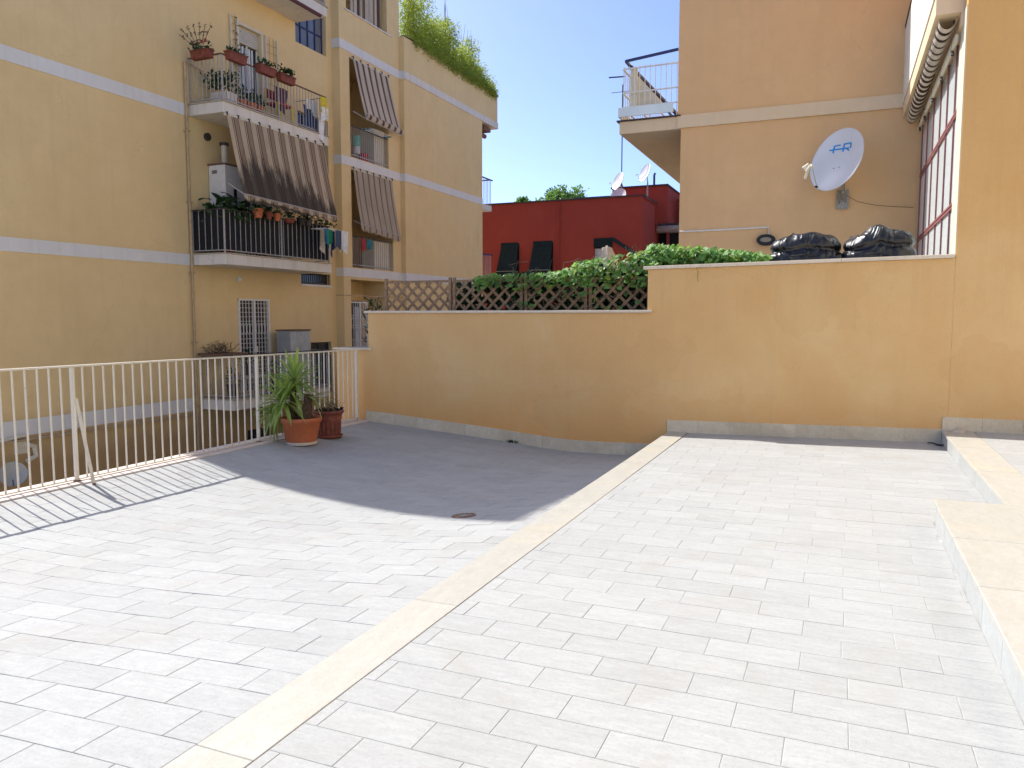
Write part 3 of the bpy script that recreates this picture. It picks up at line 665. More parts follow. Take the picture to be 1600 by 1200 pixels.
m.quad((XA, YC0, -3.5), (XA, YC0, ROOF), (-24, YB0, ROOF), (-24, YB0, -3.5)); m.quad((-24, YB0, -3.5), (-24, YB0, ROOF), (-24, YE, ROOF), (-24, YE, -3.5))
m.quad((XA, YC0, ROOF), (XA, YK, ROOF), (-24, YK, ROOF), (-24, YB0, ROOF)); m.build('wall', M['fac'], lb)
opsB = [(18.75, 20.75, 5.93, 8.62, 1.3), (18.75, 20.95, 2.86, 5.60, 1.3), (18.65, 20.6, -.3, 2.52, .9), (18.65, 20.75, 9.85, 11.9, 1.1)]
m = MB(); facade(m, XB, YJ, YK, -3.5, ROOF, opsB, 1)
m.quad((XA, YJ, -3.5), (XB, YJ, -3.5), (XB, YJ, ROOF), (XA, YJ, ROOF)); m.quad((XB, YK, 8.9), (XB, YK, ROOF), (-24, YK, ROOF), (-24, YK, 8.9)); m.build('wall', M['fac'], lb)
m = MB(); facade(m, XCW, YK, YE, -3.5, 8.9, [], 1); m.quad((XB, YK, -3.5), (XCW, YK, -3.5), (XCW, YK, 8.9), (XB, YK, 8.9))
m.quad((XCW, YE, -3.5), (XCW, YE, 8.9), (-24, YE, 8.9), (-24, YE, -3.5)); m.build('wall', M['fac'], lb)
# roof terrace parapet
m = MB(); m.box(XB-.06, XCW+.012, YK+.0005, 28.55, 8.99, 10.02); m.box(XCW-.12, -24, 28.43, 28.55, 8.99, 10.02) if 0 else m.box(-24, XB-.06, 28.43, 28.55, 8.99, 10.02); m.build('parapet', M['fac'], lb)
m = MB(); m.box(-24, XCW+.03, YK+.0, 28.58, 8.76, 8.988); m.build('terrace_slab', M['slabconc'], lb)
m = MB(); m.box(XCW-.15, XCW+.04, YK+.02, 28.62, 10.022, 10.05); m.build('parapet_cap', M['roof'], lb)
# bands
for X, a, c_, z, h in ((XA, YC0, 13.05, Z3, .25), (XA, YC0, 13.02, Z2, .24), (XA, YC0, 12.95, Z1+.02, .28),):
    m = MB(); m.box(X, X+.018, a, c_, z-h, z); m.build('band', M['band'], lb)
for z in (8.99, 5.90, 2.83):
    m = MB(); m.box(XA, XB+.02, YJ-.018, YJ-.0005, z-.24, z); m.box(XB, XB+.02, YJ-.0005, YK-.0185, z-.24, z); m.box(XB+.02, XCW+.02, YK-.018, YK-.0005, z-.24, z)
    if z < 8: m.box(XCW, XCW+.02, YK, YE, z-.24, z)
    m.build('band', M['band'], lb)
m = MB(); m.box(XA, XB+.006, YJ-.010, YJ-.0006, 2.05, 2.08); m.box(XB+.0005, XB+.01, YJ, YK, 2.05, 2.08); m.build('ledge_line', M['pipe'], lb)
m = MB(); m.box(XA+.0005, XA+.10, YC0, 12.9, -.66, -.625); m.build('ledge', M['pipe'], lb)
m = MB(); m.tube([(XA+.06, 12.98, -3.4), (XA+.06, 12.98, 6.85)], .028, 8); m.tube([(XA+.06, 12.98, 6.85), (XA+.06, 13.5, 6.78)], .02, 6)
for z in (-.5, .9, 2.4, 3.9, 5.4): m.box(XA+.0005, XA+.10, 12.93, 13.03, z, z+.03)
m.build('downpipe', M['pipe'], lb)
m = MB(); m.tube([onx(0, 690, XA+.06), onx(40, 680, XA+.06)], .03, 8); m.tube([(XA+.07, 9.05, -.72), (XA+.07, 9.2, -.78), (XA+.07, 9.22, -.95), (XA+.07, 9.05, -1.02)], .045, 8); m.build('drain_pipe', M['cream'], lb)
m = MB(); p = onx(32, 698, XA+.001); m.box(XA+.001, XA+.04, p.y-.12, p.y+.12, p.z-.12, p.z+.12); m.build('junction_box', M['cream'], lb)
m = MB(); p = onx(323, 214, XA+.01); m.tube([(XA+.001, p.y, p.z), (XA+.06, p.y, p.z)], .085, 16); m.build('vent', M['iron'], lb)
m = MB(); p = onx(548, 440, XB+.01); m.box(XB-.86, XB-.84, 19.2, 19.5, 2.2, 2.35); m.build('vent', M['iron'], lb)
m = MB(); p = onx(374, 436, XA+.05); m.lathe(p, [(0, -.06), (.045, -.045), (.06, 0), (.045, .045), (0, .06)], 12); m.build('globe_lamp', M['curtain'], lb, smooth=True)
m = MB(); m.hexa([(XA+.1, YC0-.02, ROOF+.001), (XA+.1, YK+.1, ROOF+.001), (-24, YK+.1, ROOF+.001), (-24, YB0, ROOF+.001), (XA+.1, YC0-.02, ROOF+.12), (XA+.1, YK+.1, ROOF+.12), (-24, YK+.1, ROOF+.12), (-24, YB0, ROOF+.12)]); m.build('roof', M['roof'], lb)
# windows & doors
def glazed(X, y0, y1, z0, z1, ny, zsplit, fm, gm, fw=.035, name='window'):
    m = MB()
    for i in range(ny+1):
        y = y0+(y1-y0)*i/ny; m.box(X-.03, X+.02, max(y0, y-fw/2), min(y1, y+fw/2), z0, z1)
    for z in [z0+fw/2, z1-fw/2]+zsplit: m.box(X-.028, X+.018, y0, y1, z-fw/2, z+fw/2)
    f = m.build(name, fm, lb)
    zz = [z0]+zsplit+[z1]
    for i in range(ny):
        for a, c_ in zip(zz[:-1], zz[1:]):
            q = MB(); q.box(X-.02, X-.006, y0+(y1-y0)*i/ny+fw/2, y0+(y1-y0)*(i+1)/ny-fw/2, a+fw/2, c_-fw/2); q.build('pane', gm, f)
    return f
glazed(XA-.12, 16.80, 18.02, 8.47, 9.88, 4, [8.95], M['blue'], M['blueglass'])
glazed(XA-.12, 16.82, 18.02, 5.32, 6.73, 4, [5.85], M['navy'], M['dkglass'])
f = glazed(XA-.12, 16.80, 18.0, 2.34, 2.61, 1, [], M['iron'], M['dkglass'])
m = MB()
for i in range(14): m.bar((XA-.03, 16.83+i*.09, 2.33), (XA-.03, 16.83+i*.09, 2.62), .012)
m.build('grille', M['iron'], f)
m = MB(); m.box(XA+.001, XA+.03, 16.72, 18.08, 2.27, 2.325); m.build('sill', M['band'], lb)
f = glazed(XA-.10, 17.12, 18.0, -.6, .76, 2, [.42], M['iron'], M['dkglass'])
m = MB()
for i in range(9): m.bar((XA-.02, 17.15+i*.105, -.6), (XA-.02, 17.15+i*.105, .4), .014)
m.build('shutter', M['teal'], f)
m = MB(); m.box(XA-.29, XA-.25, 14.6, 15.5, -3, -1.25); f = m.build('cellar_window', M['dkglass'], lb)
m = MB()
for i in range(8): m.bar((XA-.03, 14.65+i*.12, -3), (XA-.03, 14.65+i*.12, -1.25), .015)
m.build('grille', M['iron'], f)
# balcony door with roller shutter box on the flowered balcony
def door(z0, z1, sh):
    m = MB(); y0, y1 = 14.68, 15.44
    m.box(XA-.04, XA+.035, y0-.06, y0-.001, z0, z1+.06); m.box(XA-.04, XA+.035, y1+.001, y1+.06, z0, z1+.06); m.box(XA-.04, XA+.035, y0-.001, y1+.001, z1+.001, z1+.06)
    d = m.build('balcony_door', M['cream'], lb)
    m = MB(); n = 7
    for i in range(n): m.box(XA-.10-(i % 2)*.0, XA-.07, y0+.002, y1-.002, z1-sh+sh*i/n+.004, z1-sh+sh*(i+1)/n-.003)
    m.build('roller_shutter', M['shutter'], d)
    m = MB(); m.box(XA-.15, XA-.142, y0+.002, y1-.002, z0, z1-sh); m.build('glass', M['dkglass'], d)
    m = MB(); P = [[(XA-.135+.015*math.sin(i*1.1), y0+.16+.46*i/24, z0+.02+(z1-sh-z0-.05)*j/2) for j in range(3)] for i in range(25)]; m.grid(P); m.build('curtain', M['curtain'], d, smooth=True)
    m = MB(); 
    for y in (y0+.015, (y0+y1)/2, y1-.045): m.box(XA-.125, XA-.10, y, y+.04, z0, z1-sh)
    m.build('frame', M['white'], d)
door(6.0, 8.18, .36); door(2.85, 5.0, .4)
# white grille door, lowest balcony
m = MB(); m.box(XA-.14, XA-.13, 14.42, 15.46, -.3, 1.87); dr = m.build('grille_door', M['dkroom'], lb)
m = MB(); y0, y1, z0, z1 = 14.40, 15.48, -.31, 1.90
for y in (y0, (y0+y1)/2-.02, y1-.05): m.box(XA-.02, XA+.03, y, y+.05, z0, z1)
m.box(XA-.019, XA+.029, y0, y1, z1-.05, z1-.001)
for k in range(2):
    a = y0+.06+k*.53
    for i in range(5): m.bar((XA, a+i*.105, z0), (XA, a+i*.105, z1-.05), .014)
    for z in [z0+.1+i*.105 for i in range(20)]:
        if not (1.0 < z < 1.35): m.bar((XA, a-.02, z), (XA, a+.46, z), .010)
    for q in range(4): m.tube([(XA+.01, a+.05+q*.105+.045*math.cos(t), 1.18+.13*math.sin(t)) for t in [i*math.pi/5 for i in range(11)]], .007, 5)
m.box(XA+.03, XA+.06, 14.86, 14.98, .62, .76); m.build('grille', M['white'], dr)
# back door grille in section B ground floor
m = MB(); m.box(XB-.36, XB-.34, 18.66, 19.7, -.3, 1.93); d2 = m.build('grille_door', M['dkroom'], lb)
m = MB()
for y in (18.7, 19.2, 19.55): m.box(XB-.82+.7, XB-.78+.7, y, y+.045, -.3, 1.9)
m.box(XB-.119, XB-.081, 18.7, 19.6, 1.86, 1.899)
for i in range(8): m.bar((XB-.10, 18.78+i*.105, -.3), (XB-.10, 18.78+i*.105, 1.86), .014)
for z in (.2, .8, 1.15, 1.5): m.bar((XB-.10, 18.7, z), (XB-.10, 19.6, z), .014)
for q in range(7): m.tube([(XB-.09, 18.83+q*.105+.05*math.cos(t), 1.32+.12*math.sin(t)) for t in [i*math.pi/5 for i in range(11)]], .008, 5)
m.build('grille', M['white'], d2)
m = MB(); m.box(XB-.3, XB-.25, 19.2, 19.4, -.3, 1.75); m.build('curtain', M['curtain'], d2)

# balconies of section A
FX = -12.05
def balcony(z, ya, yb, bars=.11, rail=M['irongrey'], hand=M['rust'], screen=None, h=.95):
    m = MB(); m.box(XA+.0005, FX, ya, yb, z-.235, z-.012); b_ = m.build('balcony', M['slabconc'], lb, bevel=.006)
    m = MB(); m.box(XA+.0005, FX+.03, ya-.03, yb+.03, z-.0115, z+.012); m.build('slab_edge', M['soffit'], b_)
    m = MB(); z0, z1 = z+.07, z+h
    ny = int((yb-ya-.08)/bars); nx3 = int((FX-XA-.06)/bars)
    for i in range(ny+1): y = ya+.05+i*(yb-ya-.1)/ny; m.bar((FX-.04, y, z0), (FX-.04, y, z1), .012)
    for i in range(nx3+1):
        x = XA+.04+i*(FX-XA-.08)/nx3; m.bar((x, ya+.04, z0), (x, ya+.04, z1), .012)
    for x, y in ((FX-.04, ya+.04), (FX-.04, yb-.05), (FX-.04, (ya+yb)/2), (XA+.03, ya+.04)): m.bar((x, y, z), (x, y, z1), .028)
    m.bar((FX-.04, ya+.04, z0), (FX-.04, yb-.04, z0), .02); m.bar((XA+.02, ya+.04, z0), (FX-.04, ya+.04, z0), .02)
    for x in (FX-.04,): m.bar((x, yb-.05, z0), (XA+.02, yb-.05, z0), .02); m.bar((x, yb-.05, z1), (XA+.02, yb-.05, z1), .02)
    m.build('railing', rail, b_)
    m = MB(); m.bar((FX-.04, ya+.02, z1+.012), (FX-.04, yb-.02, z1+.012), .04, .022); m.bar((XA+.0, ya+.04, z1+.013), (FX-.06, ya+.04, z1+.013), .04, .022); m.build('handrail', hand, b_)
    if screen:
        m = MB(); m.box(FX-.075, FX-.055, ya+.06, yb-.06, z+.06, z1); m.box(XA+.02, FX-.08, ya+.06, ya+.075, z+.06, z1); m.build('screen', screen, b_)
    return b_
b3 = balcony(Z3, 13.10, 16.75); b2 = balcony(Z2, 13.02, 16.78, .16, screen=M['screen'], hand=M['iron'], h=.92); b4 = balcony(9.15, 13.10, 16.80); b1 = balcony(-.33, 13.15, 16.6, .12, hand=M['iron'])
# awnings
def awning(name, tl, tr, bl, br, mat, n=40, sag=.03, val=.18, scal=9, curl=False, fixmat=None, label=None, waves=0):
    tl, tr, bl, br = map(Vector, (tl, tr, bl, br)); m = MB(); P = []; J = 14
    for i in range(n+1):
        u = i/n; a = tl.lerp(tr, u); b_ = bl.lerp(br, u); row = []
        for j in range(J+1):
            v = j/J; p = a.lerp(b_, v); p = p + Vector((-.9, 0, -.35))*sag*math.sin(math.pi*v)*(.6+.4*math.sin(math.pi*u)) + Vector((waves*math.sin(u*math.pi*2*scal)*v*.5, 0, 0)); row.append(p)
        P.append(row)
    m.grid(P, uv=True); o = m.build(name, mat, lb, smooth=True)
    if label: o['label'] = label
    m = MB(); P = []; N = scal*10
    for i in range(N+1):
        u = i/N; b_ = bl.lerp(br, u); hgt = val*(.72+.28*abs(math.sin(math.pi*u*scal)))
        if curl: P.append([b_, b_+Vector((.04, 0, .03+.02*math.sin(u*25))), b_+Vector((.07, 0, .10)), b_+Vector((.03+.02*math.sin(u*31), 0, .15))])
        else: P.append([b_, b_+Vector((.012+.015*math.sin(u*20), 0, -hgt*.5)), b_+Vector((.0+.02*math.sin(u*27+1), 0, -hgt))])
    m.grid(P, uv=True); m.build('valance', mat, o, smooth=True)
    m = MB(); m.tube([bl+Vector((0, -.03, -.01)), br+Vector((0, .03, -.01))], .016, 6); m.build('front_bar', M['irongrey'], o)
    m = MB(); m.tube([tl+Vector((-.03, -.03, .02)), tr+Vector((-.03, .03, .02))], .035, 8)
    k = int((tr-tl).length/.33)
    m.build('roller', M['cream'], o)
    m = MB()
    for i in range(k+1): q = tl.lerp(tr, i/k); m.box(q.x-.05, q.x+.02, q.y-.012, q.y+.012, q.z+.0, q.z+.07)
    m.build('roller_brackets', M['iron'], o)
    m = MB(); m.bar(tl+Vector((-.05, .03, -1.4)), bl+Vector((-.01, .03, -.01)), .02); m.bar(tr+Vector((-.05, -.05, -1.4)), br+Vector((-.01, -.05, -.01)), .02); m.build('arms', M['irongrey'], o)
    return o
awning('awning', (FX+.03, 13.17, 5.70), (FX+.03, 16.50, 5.71), (-11.67, 13.20, 4.07), (-11.69, 16.55, 3.98), M['awnA'], label='stained striped awning blackened by mildew at its lower left', scal=11, val=.17, waves=.02)
awning('awning', (XB+.05, 18.88, 8.60), (XB+.05, 20.72, 8.60), (-12.42, 19.05, 7.0), (-12.47, 21.1, 6.97), M['awnB'], scal=6, curl=True, waves=.03, label='brown striped awning with curled lower edge on the upper loggia')
awning('awning', (XB+.05, 18.80, 5.58), (XB+.05, 20.85, 5.58), (-12.50, 18.83, 4.07), (-12.58, 21.10, 3.95), M['awnC'], scal=7, val=.2, waves=.03, label='grey brown striped awning with scalloped edge on the lower loggia')
m = MB(); m.tube([(FX-.06, 14.2, 8.9), (FX-.06, 16.6, 8.9)], .05, 8); m.build('rolled_awning', M['purple'], lb)
# loggia railings, furniture inside
def loggia(z0, ya, yb, zt, extra):
    m = MB(); n = int((yb-ya)/.105)
    for i in range(n+1): m.bar((XB-.04, ya+.02+(yb-ya-.04)*i/n, z0), (XB-.04, ya+.02+(yb-ya-.04)*i/n, zt), .012)
    m.bar((XB-.04, ya, z0+.08), (XB-.04, yb, z0+.08), .02); r = m.build('loggia_railing', M['irongrey'], lb)
    m = MB(); m.bar((XB-.04, ya, zt), (XB-.04, yb, zt), .035, .025); m.build('handrail', M['iron'], r)
    m = MB(); m.box(XB-1.28, XB-1.25, ya+.02, ya+1.0, z0, z0+2.2); m.build('loggia_door', M['dkroom'], lb)
    m = MB(); m.box(XB-1.25, XB-1.22, ya+.02, ya+.08, z0, z0+2.2); m.box(XB-1.25, XB-1.22, ya+.5, ya+.55, z0, z0+2.2); m.box(XB-1.25, XB-1.22, ya+.96, ya+1.02, z0, z0+2.2); m.build('door_frame', M['white'], lb)
loggia(5.93, 18.75, 20.75, 6.80, 0); loggia(2.86, 18.75, 20.95, 3.74, 1)
m = MB(); m.box(XB-.6, XB-.10, 20.1, 20.66, 5.94, 7.0); tag(m.build('cabinet', M['cream'], None, org=(XB-.3, 20.3, 5.94)), 'cream storage cabinet inside the upper loggia behind the railing', 'cabinet')
m = MB(); m.box(XB-.5, XB-.09, 20.0, 20.85, 2.87, 3.70); tag(m.build('cabinet', M['cream'], None, org=(XB-.3, 20.4, 2.87)), 'cream storage cabinet inside the lower loggia at its right end', 'cabinet')
# striped curtains on the top loggia
m = MB(); P = [[(XB-.06+.04*math.sin(i*.8), 18.95+1.55*i/60, 9.86+2.03*j/4) for j in range(5)] for i in range(61)]; m.grid(P, uv=True); m.build('striped_curtain', M['awnB'], lb, smooth=True)
m = MB(); m.bar((XB+.02, 18.55, 9.84), (XB+.02, 20.95, 9.86), .05, .03); m.build('sill', M['band'], lb)
# far side balconies beyond section C
def farbal(z):
    m = MB(); m.box(-13.9, XCW+.0, YE+.0005, YE+.85, z-.2, z); b_ = m.build('balcony', M['slabconc'], lb)
    m = MB()
    for i in range(7): m.bar((XCW-.03, YE+.05+i*.13, z), (XCW-.03, YE+.05+i*.13, z+1), .014)
    for i in range(11): m.bar((XCW-.03-i*.12, YE+.82, z), (XCW-.03-i*.12, YE+.82, z+1), .014)
    m.build('railing', M['irongrey'], b_)
    m = MB(); m.bar((XCW-.03, YE-.0, z+1), (XCW-.03, YE+1.0, z+1), .04); m.bar((XCW-.03, YE+.82, z+1), (-13.9, YE+.82, z+1), .04); m.build('handrail', M['blue'], b_)
farbal(5.72); farbal(2.85)
m = MB(); m.box(-13.6, XCW-.1, YE+.4, YE+1.0, 8.55, 8.7); m.tube([(XCW-.4, YE+.3, 8.45), (XCW-.4, YE+1.1, 8.45)], .09, 8); m.build('roller_box', M['rust'], lb)

# ------------------------------------------------------------------ objects on the left building's balconies
def leafmesh(name, L, W, mat, segs=4, bend=.3, fold=.25):
    m = MB(); P = []
    for i in range(segs+1):
        t0 = i/segs; wd = W/2*math.sin(math.pi*(.08+.92*t0))**.7 if i < segs else .001; z = -bend*L*t0*t0
        P.append([(-wd, L*t0, z+fold*wd), (0, L*t0, z), (wd, L*t0, z+fold*wd)])
    m.grid(P); return m.mesh(name, mat, smooth=True)
LEAF = {k: leafmesh('leaf', *a) for k, a in dict(small=(.09, .06, M['pot_leaf'], 3), big=(.34, .17, M['pot_leaf'], 5, .4), flower=(.07, .08, M['pink'], 2)).items()}
def tuft(m, c, n, r, h, L, W, rnd, up=.5):
    for _ in range(n):
        p = Vector(c)+Vector((rnd.uniform(-r[0], r[0]), rnd.uniform(-r[1], r[1]), rnd.uniform(0, h)))
        d = Vector((rnd.gauss(0, 1), rnd.gauss(0, 1), rnd.gauss(up, .7))).normalized(); s_ = d.cross(Vector((rnd.gauss(0, 1), rnd.gauss(0, 1), rnd.gauss(0, 1)))).normalized()
        k = rnd.uniform(.6, 1.3); a = p+d*L*k
        m.quad(p, p+d*L*k*.5+s_*W*k*.5, a, p+d*L*k*.5-s_*W*k*.5)
def flowerbox(c, along, L, label, plant, seed):
    rnd = random.Random(seed); c = Vector(c); T = thing('flower_box', c, label, 'flower box', 'terracotta flower boxes on the upper balcony rail')
    d = Vector(along); s_ = Vector((0, 0, 1)).cross(d)
    def bx(m, l, w0, w1, z0, z1):
        P = []
        for z, wd, ll in ((z0, w0, l*.94), (z1, w1, l)):
            for sa, sb in ((-1, -1), (1, -1), (1, 1), (-1, 1)): P.append(c+d*sa*ll/2+s_*sb*wd/2+Vector((0, 0, z)))
        m.hexa(P)
    m = MB(); bx(m, L, .13, .17, 0, .15); m.build('trough', M['terradark'], T, bevel=.006)
    m = MB(); bx(m, L+.03, .185, .19, .1505, .175); m.build('rim', M['terradark'], T)
    m = MB(); bx(m, L-.02, .15, .16, .176, .19); m.build('soil', M['soil'], T)
    m = MB(); tuft(m, c+Vector((0, 0, .18)), 90, (.25*abs(d.x)*L*1.6+.06, .25*abs(d.y)*L*1.6+.06), plant*.6, .07, .05, rnd); o = m.build('foliage', M['pot_leaf'], T); o['kind'] = 'stuff'
    if seed == 1:
        for k in range(7):
            m = MB(); ang = -.9+k*.28; base = c+Vector((-.12+.02*k, 0, .2)); pts = [base+Vector((ang*.16*q, -.04*q, .15*q-.01*q*q*abs(ang))) for q in range(4)]; m.tube(pts, .006, 5)
            for q in range(1, 4): tuft(m, pts[q]-Vector((0, 0, .03)), 10, (.012, .012), .07, .04, .03, rnd)
            m.build('stem', M['twig'], T)
        for k in range(6): inst('flower', LEAF['flower'], c+Vector((.05+.03*k, -.08, .30+.02*(k % 3))), T, (rnd.uniform(-1, 1), rnd.uniform(-1, 1), k))
    if seed == 4:
        for k in range(16): inst('leaf', LEAF['big'], c+Vector((0, 0, .2+.03*(k % 4))), T, (rnd.uniform(-.2, .7), 0, k*.9), .55)
    return T
zr3 = Z3+.88
flowerbox((-12.50, 13.02, zr3-.02), (1, 0, 0), .50, 'terracotta flower box with tall stems and pink blooms, leftmost on the upper balcony', .22, 1)
for px, lab, sd, pl in ((369, 'terracotta flower box with low green plants in front of the shutter door', 2, .1), (415, 'terracotta flower box with a sprawling plant, third along the upper rail', 3, .2), (446, 'terracotta flower box with dark rosette leaves nearest the yellow cloth', 4, .25)):
    p = onx(px, 100, -11.98); flowerbox((-11.98, p.y, zr3-.03), (0, 1, 0), .52, lab, pl, sd)
# white boiler cabinet on middle balcony
T = thing('boiler_cabinet', (-12.75, 13.9, Z2), 'tall white boiler cabinet with a flue on the middle balcony', 'boiler')
m = MB(); m.box(-12.98, -12.52, 13.60, 14.2, Z2+.013, 4.80); m.build('cabinet', M['white'], T, bevel=.008)
m = MB(); m.box(-12.99, -12.50, 13.57, 14.23, 4.802, 4.83); m.build('cap', M['rust'], T)
m = MB(); m.tube([(-12.75, 13.85, 4.83), (-12.75, 13.85, 5.26)], .065, 12); m.build('flue', M['cream'], T)
m = MB(); m.tube([(-12.75, 13.85, 5.261), (-12.75, 13.85, 5.32)], .10, 12); m.build('flue_cap', M['iron'], T)
m = MB(); m.box(-12.88, -12.74, 13.585, 13.599, 4.62, 4.64); m.box(-12.88, -12.74, 13.585, 13.599, 4.66, 4.68); m.box(-12.519, -12.51, 13.85, 13.94, 4.0, 4.3); m.build('vents', M['lampb'], T)
# pots on the middle balcony
def small_pot(c, r, h, label, leafy, mat, seed, leaf='tuft'):
    rnd = random.Random(seed); T = thing('plant_pot', c, label, 'plant pot', 'pots along the middle balcony')
    m = MB(); m.lathe(c, [(0, 0), (r*.7, 0), (r, h*.8), (r*1.12, h*.8), (r*1.12, h), (r*.95, h), (r*.93, h*.9), (0, h*.9)], 14); m.build('pot', mat, T, smooth=False)
    if leafy:
        m = MB(); tuft(m, Vector(c)+Vector((0, 0, h*.9)), 60, (r*.9, r*.9), leafy, .09, .045, rnd); o = m.build('foliage', M['pot_leaf'], T); o['kind'] = 'stuff'
    return T
T = thing('potted_shrub', (-12.3, 13.35, Z2), 'broad dark leaved plant at the left end of the middle balcony', 'plant')
m = MB(); m.lathe((-12.3, 13.35, Z2+.02), [(0, 0), (.13, 0), (.17, .3), (0, .28)], 14); m.build('pot', M['terradark'], T)
rnd = random.Random(5)
for k in range(46):
    inst('leaf', LEAF['big'], (-12.35+rnd.uniform(-.38, .25), 13.3+rnd.uniform(-.1, .9), Z2+.75+rnd.uniform(0, .42)), T, (rnd.uniform(-.3, 1.0), rnd.uniform(-.4, .4), rnd.uniform(0, 6.3)), rnd.uniform(.7, 1.25))
m = MB(); tuft(m, (-12.3, 13.7, Z2+.7), 200, (.35, .7), .35, .12, .08, rnd); o = m.build('foliage', M['pot_leaf'], T); o['kind'] = 'stuff'
m = MB(); m.tube([(-12.3, 13.35, Z2+.3), (-12.32, 13.4, Z2+1.0)], .02, 6); m.build('stem', M['twig'], T)
for px, r, h, lab, lf, mt, sd in ((403, .12, .20, 'largest orange pot, first from the left on the middle rail', .2, M['terra'], 11), (420, .075, .18, 'narrow dull red pot, second on the middle rail', .15, M['terradark'], 12),
                              (433, .085, .17, 'bright orange small pot, third on the middle rail', .05, M['terra'], 13), (452, .13, .10, 'shallow red trough pot with a dark plant under the scallops', .2, M['terradark'], 14),
                              (470, .10, .17, 'black pot with a dark bushy plant on the middle rail', .3, M['lampb'], 15), (482, .09, .15, 'dark grey pot right of the black pot', .15, M['iron'], 16)):
    p = onx(px, 340, FX+.06); small_pot((FX+.06, p.y, Z2+.84), r, h, lab, lf, mt, sd)
T = thing('drying_plant', (-12.0, 16.6, Z2+.93), 'low trailing plant on the right end of the middle rail', 'plant'); m = MB(); tuft(m, (-12.0, 16.45, Z2+.93), 110, (.08, .38), .12, .08, .05, rnd); m.build('foliage', M['pot_leaf'], T)['kind'] = 'stuff'
m = MB(); m.tube([(-12.0, 16.1, Z2+.95), (-12.0, 16.9, Z2+.97)], .01, 5); m.build('stem', M['twig'], T)
# laundry
def cloth(name, P0, w_, h_, mat, label, cat='laundry', axis=(0, 1, 0), seed=0, grp=None):
    rnd = random.Random(seed); m = MB(); P = []; d = Vector(axis); s_ = Vector((0, 0, 1)).cross(d); ph = rnd.uniform(0, 6)
    for i in range(13):
        u = i/12; row = []
        for j in range(7):
            v = j/6; row.append(Vector(P0)+d*((u-.5)*w_*(1-(.05+.3*abs(math.sin(ph)))*v)+.12*w_*v*math.sin(ph*3))+s_*(.02+.03*v)*math.sin(u*9+ph)+Vector((0, 0, -h_*v*(1+.22*math.sin(u*4+ph*2)))))
        P.append(row)
    m.grid(P)
    o = m.build(name, mat, None, smooth=True, org=P0); return tag(o, label, cat, grp)
T = thing('drying_rack', (-11.8, 16.4, Z2+.82), 'white clothes drying rack hooked outside the middle balcony', 'drying rack')
m = MB()
for dx in (0, .12, .24, .36): m.bar((-11.98+dx, 15.95, Z2+.80), (-11.98+dx, 16.85, Z2+.80), .012)
m.bar((-12.03, 15.95, Z2+.80), (-11.6, 15.95, Z2+.80), .018); m.bar((-12.03, 16.85, Z2+.80), (-11.6, 16.85, Z2+.80), .018); m.build('rack_frame', M['white'], T)
for k, (x, y, w_, h_, mt, lb_) in enumerate(((-11.62, 16.0, .22, .42, 'teal', 'teal cloth at the left end of the drying rack'), (-11.72, 16.28, .2, .34, 'green', 'bright green cloth on the drying rack'), (-11.86, 16.2, .3, .5, 'beige', 'pale greenish beige cloth hanging behind the green one'),
                                          (-11.62, 16.5, .2, .45, 'denim', 'dark grey cloth in the middle of the drying rack'), (-11.62, 16.74, .3, .52, 'clothwhite', 'white printed cloth at the right end of the drying rack'), (-11.86, 16.58, .2, .55, 'navy', 'navy blue cloth behind the dark grey one'))):
    cloth('hanging_cloth', (x, y, Z2+.80), w_, h_, M[mt], lb_, 'laundry', seed=k, grp='washing on the drying rack')
cloth('hanging_cloth', onx(506, 152, FX+.1), .34, .5, M['yellow'], 'bright yellow cloth hanging at the right end of the upper balcony', seed=20)
cloth('hanging_cloth', onx(507, 168, FX+.12), .28, .32, M['clothwhite'], 'white cloth beside the yellow one on the upper balcony', seed=21)
cloth('hanging_cloth', onx(503, 180, FX+.04), .32, .55, M['clothwhite'], 'long white cloth low at the end of the upper balcony', seed=22)
cloth('folded_blanket', (FX-.2, onx(440, 150, FX-.2).y, Z3+.82), .55, .5, M['purple'], 'dark purple blanket hung inside the upper balcony railing', 'blanket', seed=23)
cloth('hanging_cloth', (FX-.2, onx(483, 180, FX-.2).y, Z3+.65), .5, .6, M['navy'], 'dark navy cloth inside the upper railing near its right end', seed=24)
cloth('hanging_cloth', (FX-.15, onx(486, 170, FX-.15).y, Z3+.80), .4, .3, M['clothwhite'], 'grey white cloth above the navy cloth on the upper balcony', seed=25)
T = thing('folding_chair', (FX-.3, onx(437, 170, FX-.3).y, Z3+.013), 'yellow framed folding chair behind the upper balcony bars', 'chair'); y = onx(437, 170, FX-.3).y
for dy in (-.25, .25):
    m = MB(); m.bar((FX-.15, y+dy, Z3+.013), (FX-.15, y+dy, Z3+.45), .05); m.bar((FX-.5, y+dy, Z3+.013), (FX-.5, y+dy, Z3+.8), .04); m.build('leg', M['yellow'], T)
m = MB(); m.box(FX-.5, FX-.13, y-.27, y+.27, Z3+.42, Z3+.46); m.build('seat', M['redcloth'], T); m = MB(); m.box(FX-.52, FX-.49, y-.25, y+.25, Z3+.6, Z3+.8); m.build('backrest', M['redcloth'], T)
